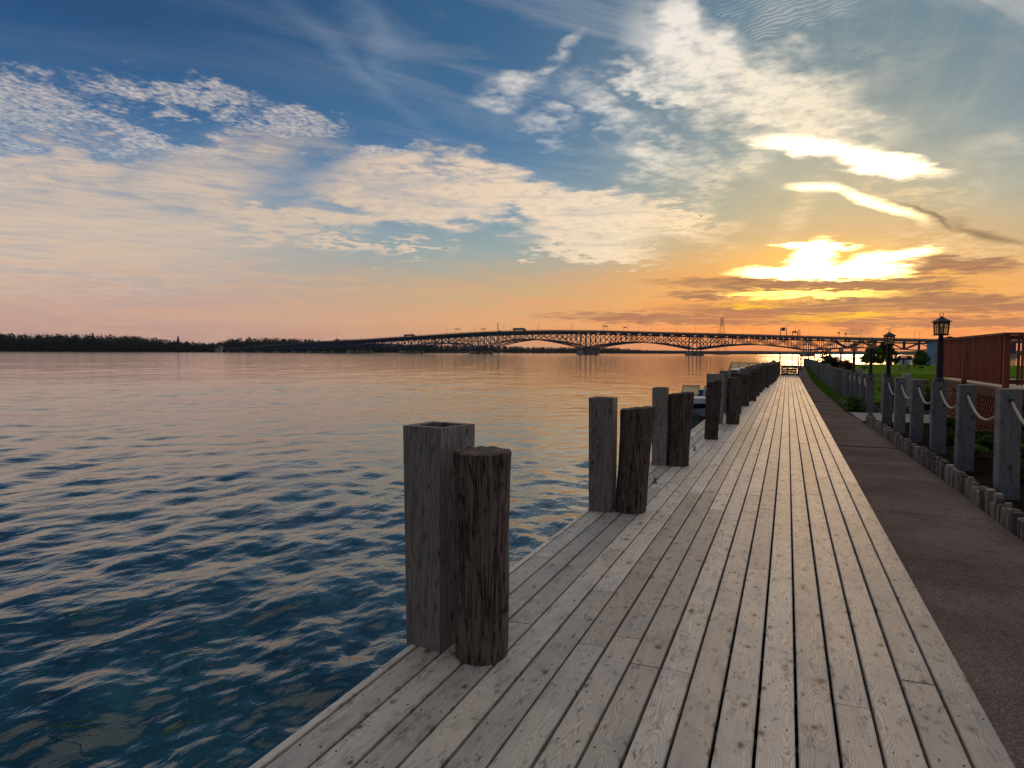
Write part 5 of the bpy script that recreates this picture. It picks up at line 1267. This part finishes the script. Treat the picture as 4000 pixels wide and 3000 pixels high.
goose(3572, 1440, 'upright goose on the lawn right of the picnic table', 1.2); goose(3626, 1435, 'goose with raised neck in front of the blue shed', .3)
goose(3600, 1446, 'grazing goose midway between table and red deck', 2.2, True); goose(3376, 1449, 'goose on the lawn just behind the rope fence', 0.2, True)
goose(3548, 1441, 'goose standing beside the right end of the picnic table', 2.0)
def picnic(px, py, label, rz, sc=1.0):
    d = ray(px, py); t0 = (-.37 - CAMZ) / d[2]; p = CAM + d * t0; t = thing('picnic_table', label, 'picnic table', (p[0], p[1], -.37), rz, 'picnic tables on the lawn'); t.scale = (sc,) * 3
    for i in range(5): m = MB(); m.box(-.9, .9, -.37 + i * .15, -.37 + i * .15 + .14, .72, .76); m.build('top_board', step_m, t)
    for s in (-1, 1):
        for i in range(2): m = MB(); m.box(-.9, .9, s * .68 - .14 + i * .145, s * .68 - .14 + i * .145 + .138, .43, .47); m.build('seat_board', step_m, t)
        for e in (-.65, .65): m = MB(); m.bar((e, s * .12, .72), (e, s * .62, 0), .05, .1); m.build('leg', step_m, t)
    for e in (-.7, .7): m = MB(); m.bar((e, -.8, .39), (e, .8, .39), .05, .09); m.build('seat_support', step_m, t)
picnic(3530, 1450, 'weathered picnic table on the lawn between the lamps', .5, .62); picnic(3652, 1448, 'smaller picnic table on the lawn left of the red deck', .3, .45)
# gull
p = at_depth(2740, 845, 95); pass
def gull():
    t = thing('flying_gull', 'small dark bird flying right of the pale central cloud', 'bird', p, .6)
    m = MB(); m.tube([(0, -.2, 0), (0, -.1, .0), (0, .06, .02), (0, .18, .03), (0, .24, .02)], [.02, .055, .06, .04, .01], 8); m.build('body', goose_m, t, True)
    for s, k in ((-1, .8), (1, 1.0)):
        w = MB(); P = [(0, .08, .03), (s * .22 * k, .10, .12), (s * .52 * k, .02, .17), (s * .5 * k, -.04, .165), (s * .2 * k, -.05, .11), (0, -.06, .03)]
        w._add(P + [(a, b, c + .012) for a, b, c in P], [(0, 1, 4, 5), (1, 2, 3, 4), (11, 10, 7, 6), (10, 9, 8, 7)] + [(i, 6 + i, 6 + (i + 1) % 6, (i + 1) % 6) for i in range(6)]); w.build('wing', goose_m, t)
gull()
# water weed strands adrift beside the boardwalk
for i, (px, py, rz, L, lab) in enumerate(((700, 2577, .5, .42, 'forked green weed strand floating left of the nearest casing'), (246, 2411, .3, .35, 'thin green weed strand floating at the left edge'), (636, 2888, .9, .30, 'short weed strand floating near the lower edge of the picture'), (190, 2860, .2, .32, 'weed strand floating in the lower left corner'), (2, 0, 0, 0, ''))):
    if L == 0: continue
    q = at_z(px, py, WATER); m = MB(); r = random.Random(i)
    for k in range(2):
        a = rz + k * .35; m.tube([(0, 0, .028), (math.cos(a) * L * .5, math.sin(a) * L * .5, .045), (math.cos(a + .1) * L, math.sin(a + .1) * L, .03)], [.003, .0035, .001], 5)
    tag(m.build('weed_strand', grassb, loc=(q[0], q[1], WATER + .01)), lab, 'water weed')

# ------------------------------------------------------------------ evening air over the river
m = MB(); m.box(-9600, 9600, -9600, 9600, -4, 130)
hm = bpy.data.materials.new('evening_haze'); hm.use_nodes = True; g = G(hm.node_tree); g.n.clear()
pv = g.n.new('ShaderNodeVolumePrincipled'); pv.inputs['Color'].default_value = (.72, .82, .98, 1); pv.inputs['Density'].default_value = 2.6e-5; pv.inputs['Anisotropy'].default_value = .3
ho = g.n.new('ShaderNodeOutputMaterial'); g.l.new(pv.outputs[0], ho.inputs['Volume'])
tag(m.build('haze', hm), 'thin bluish evening haze over the river', 'haze', kind='stuff')
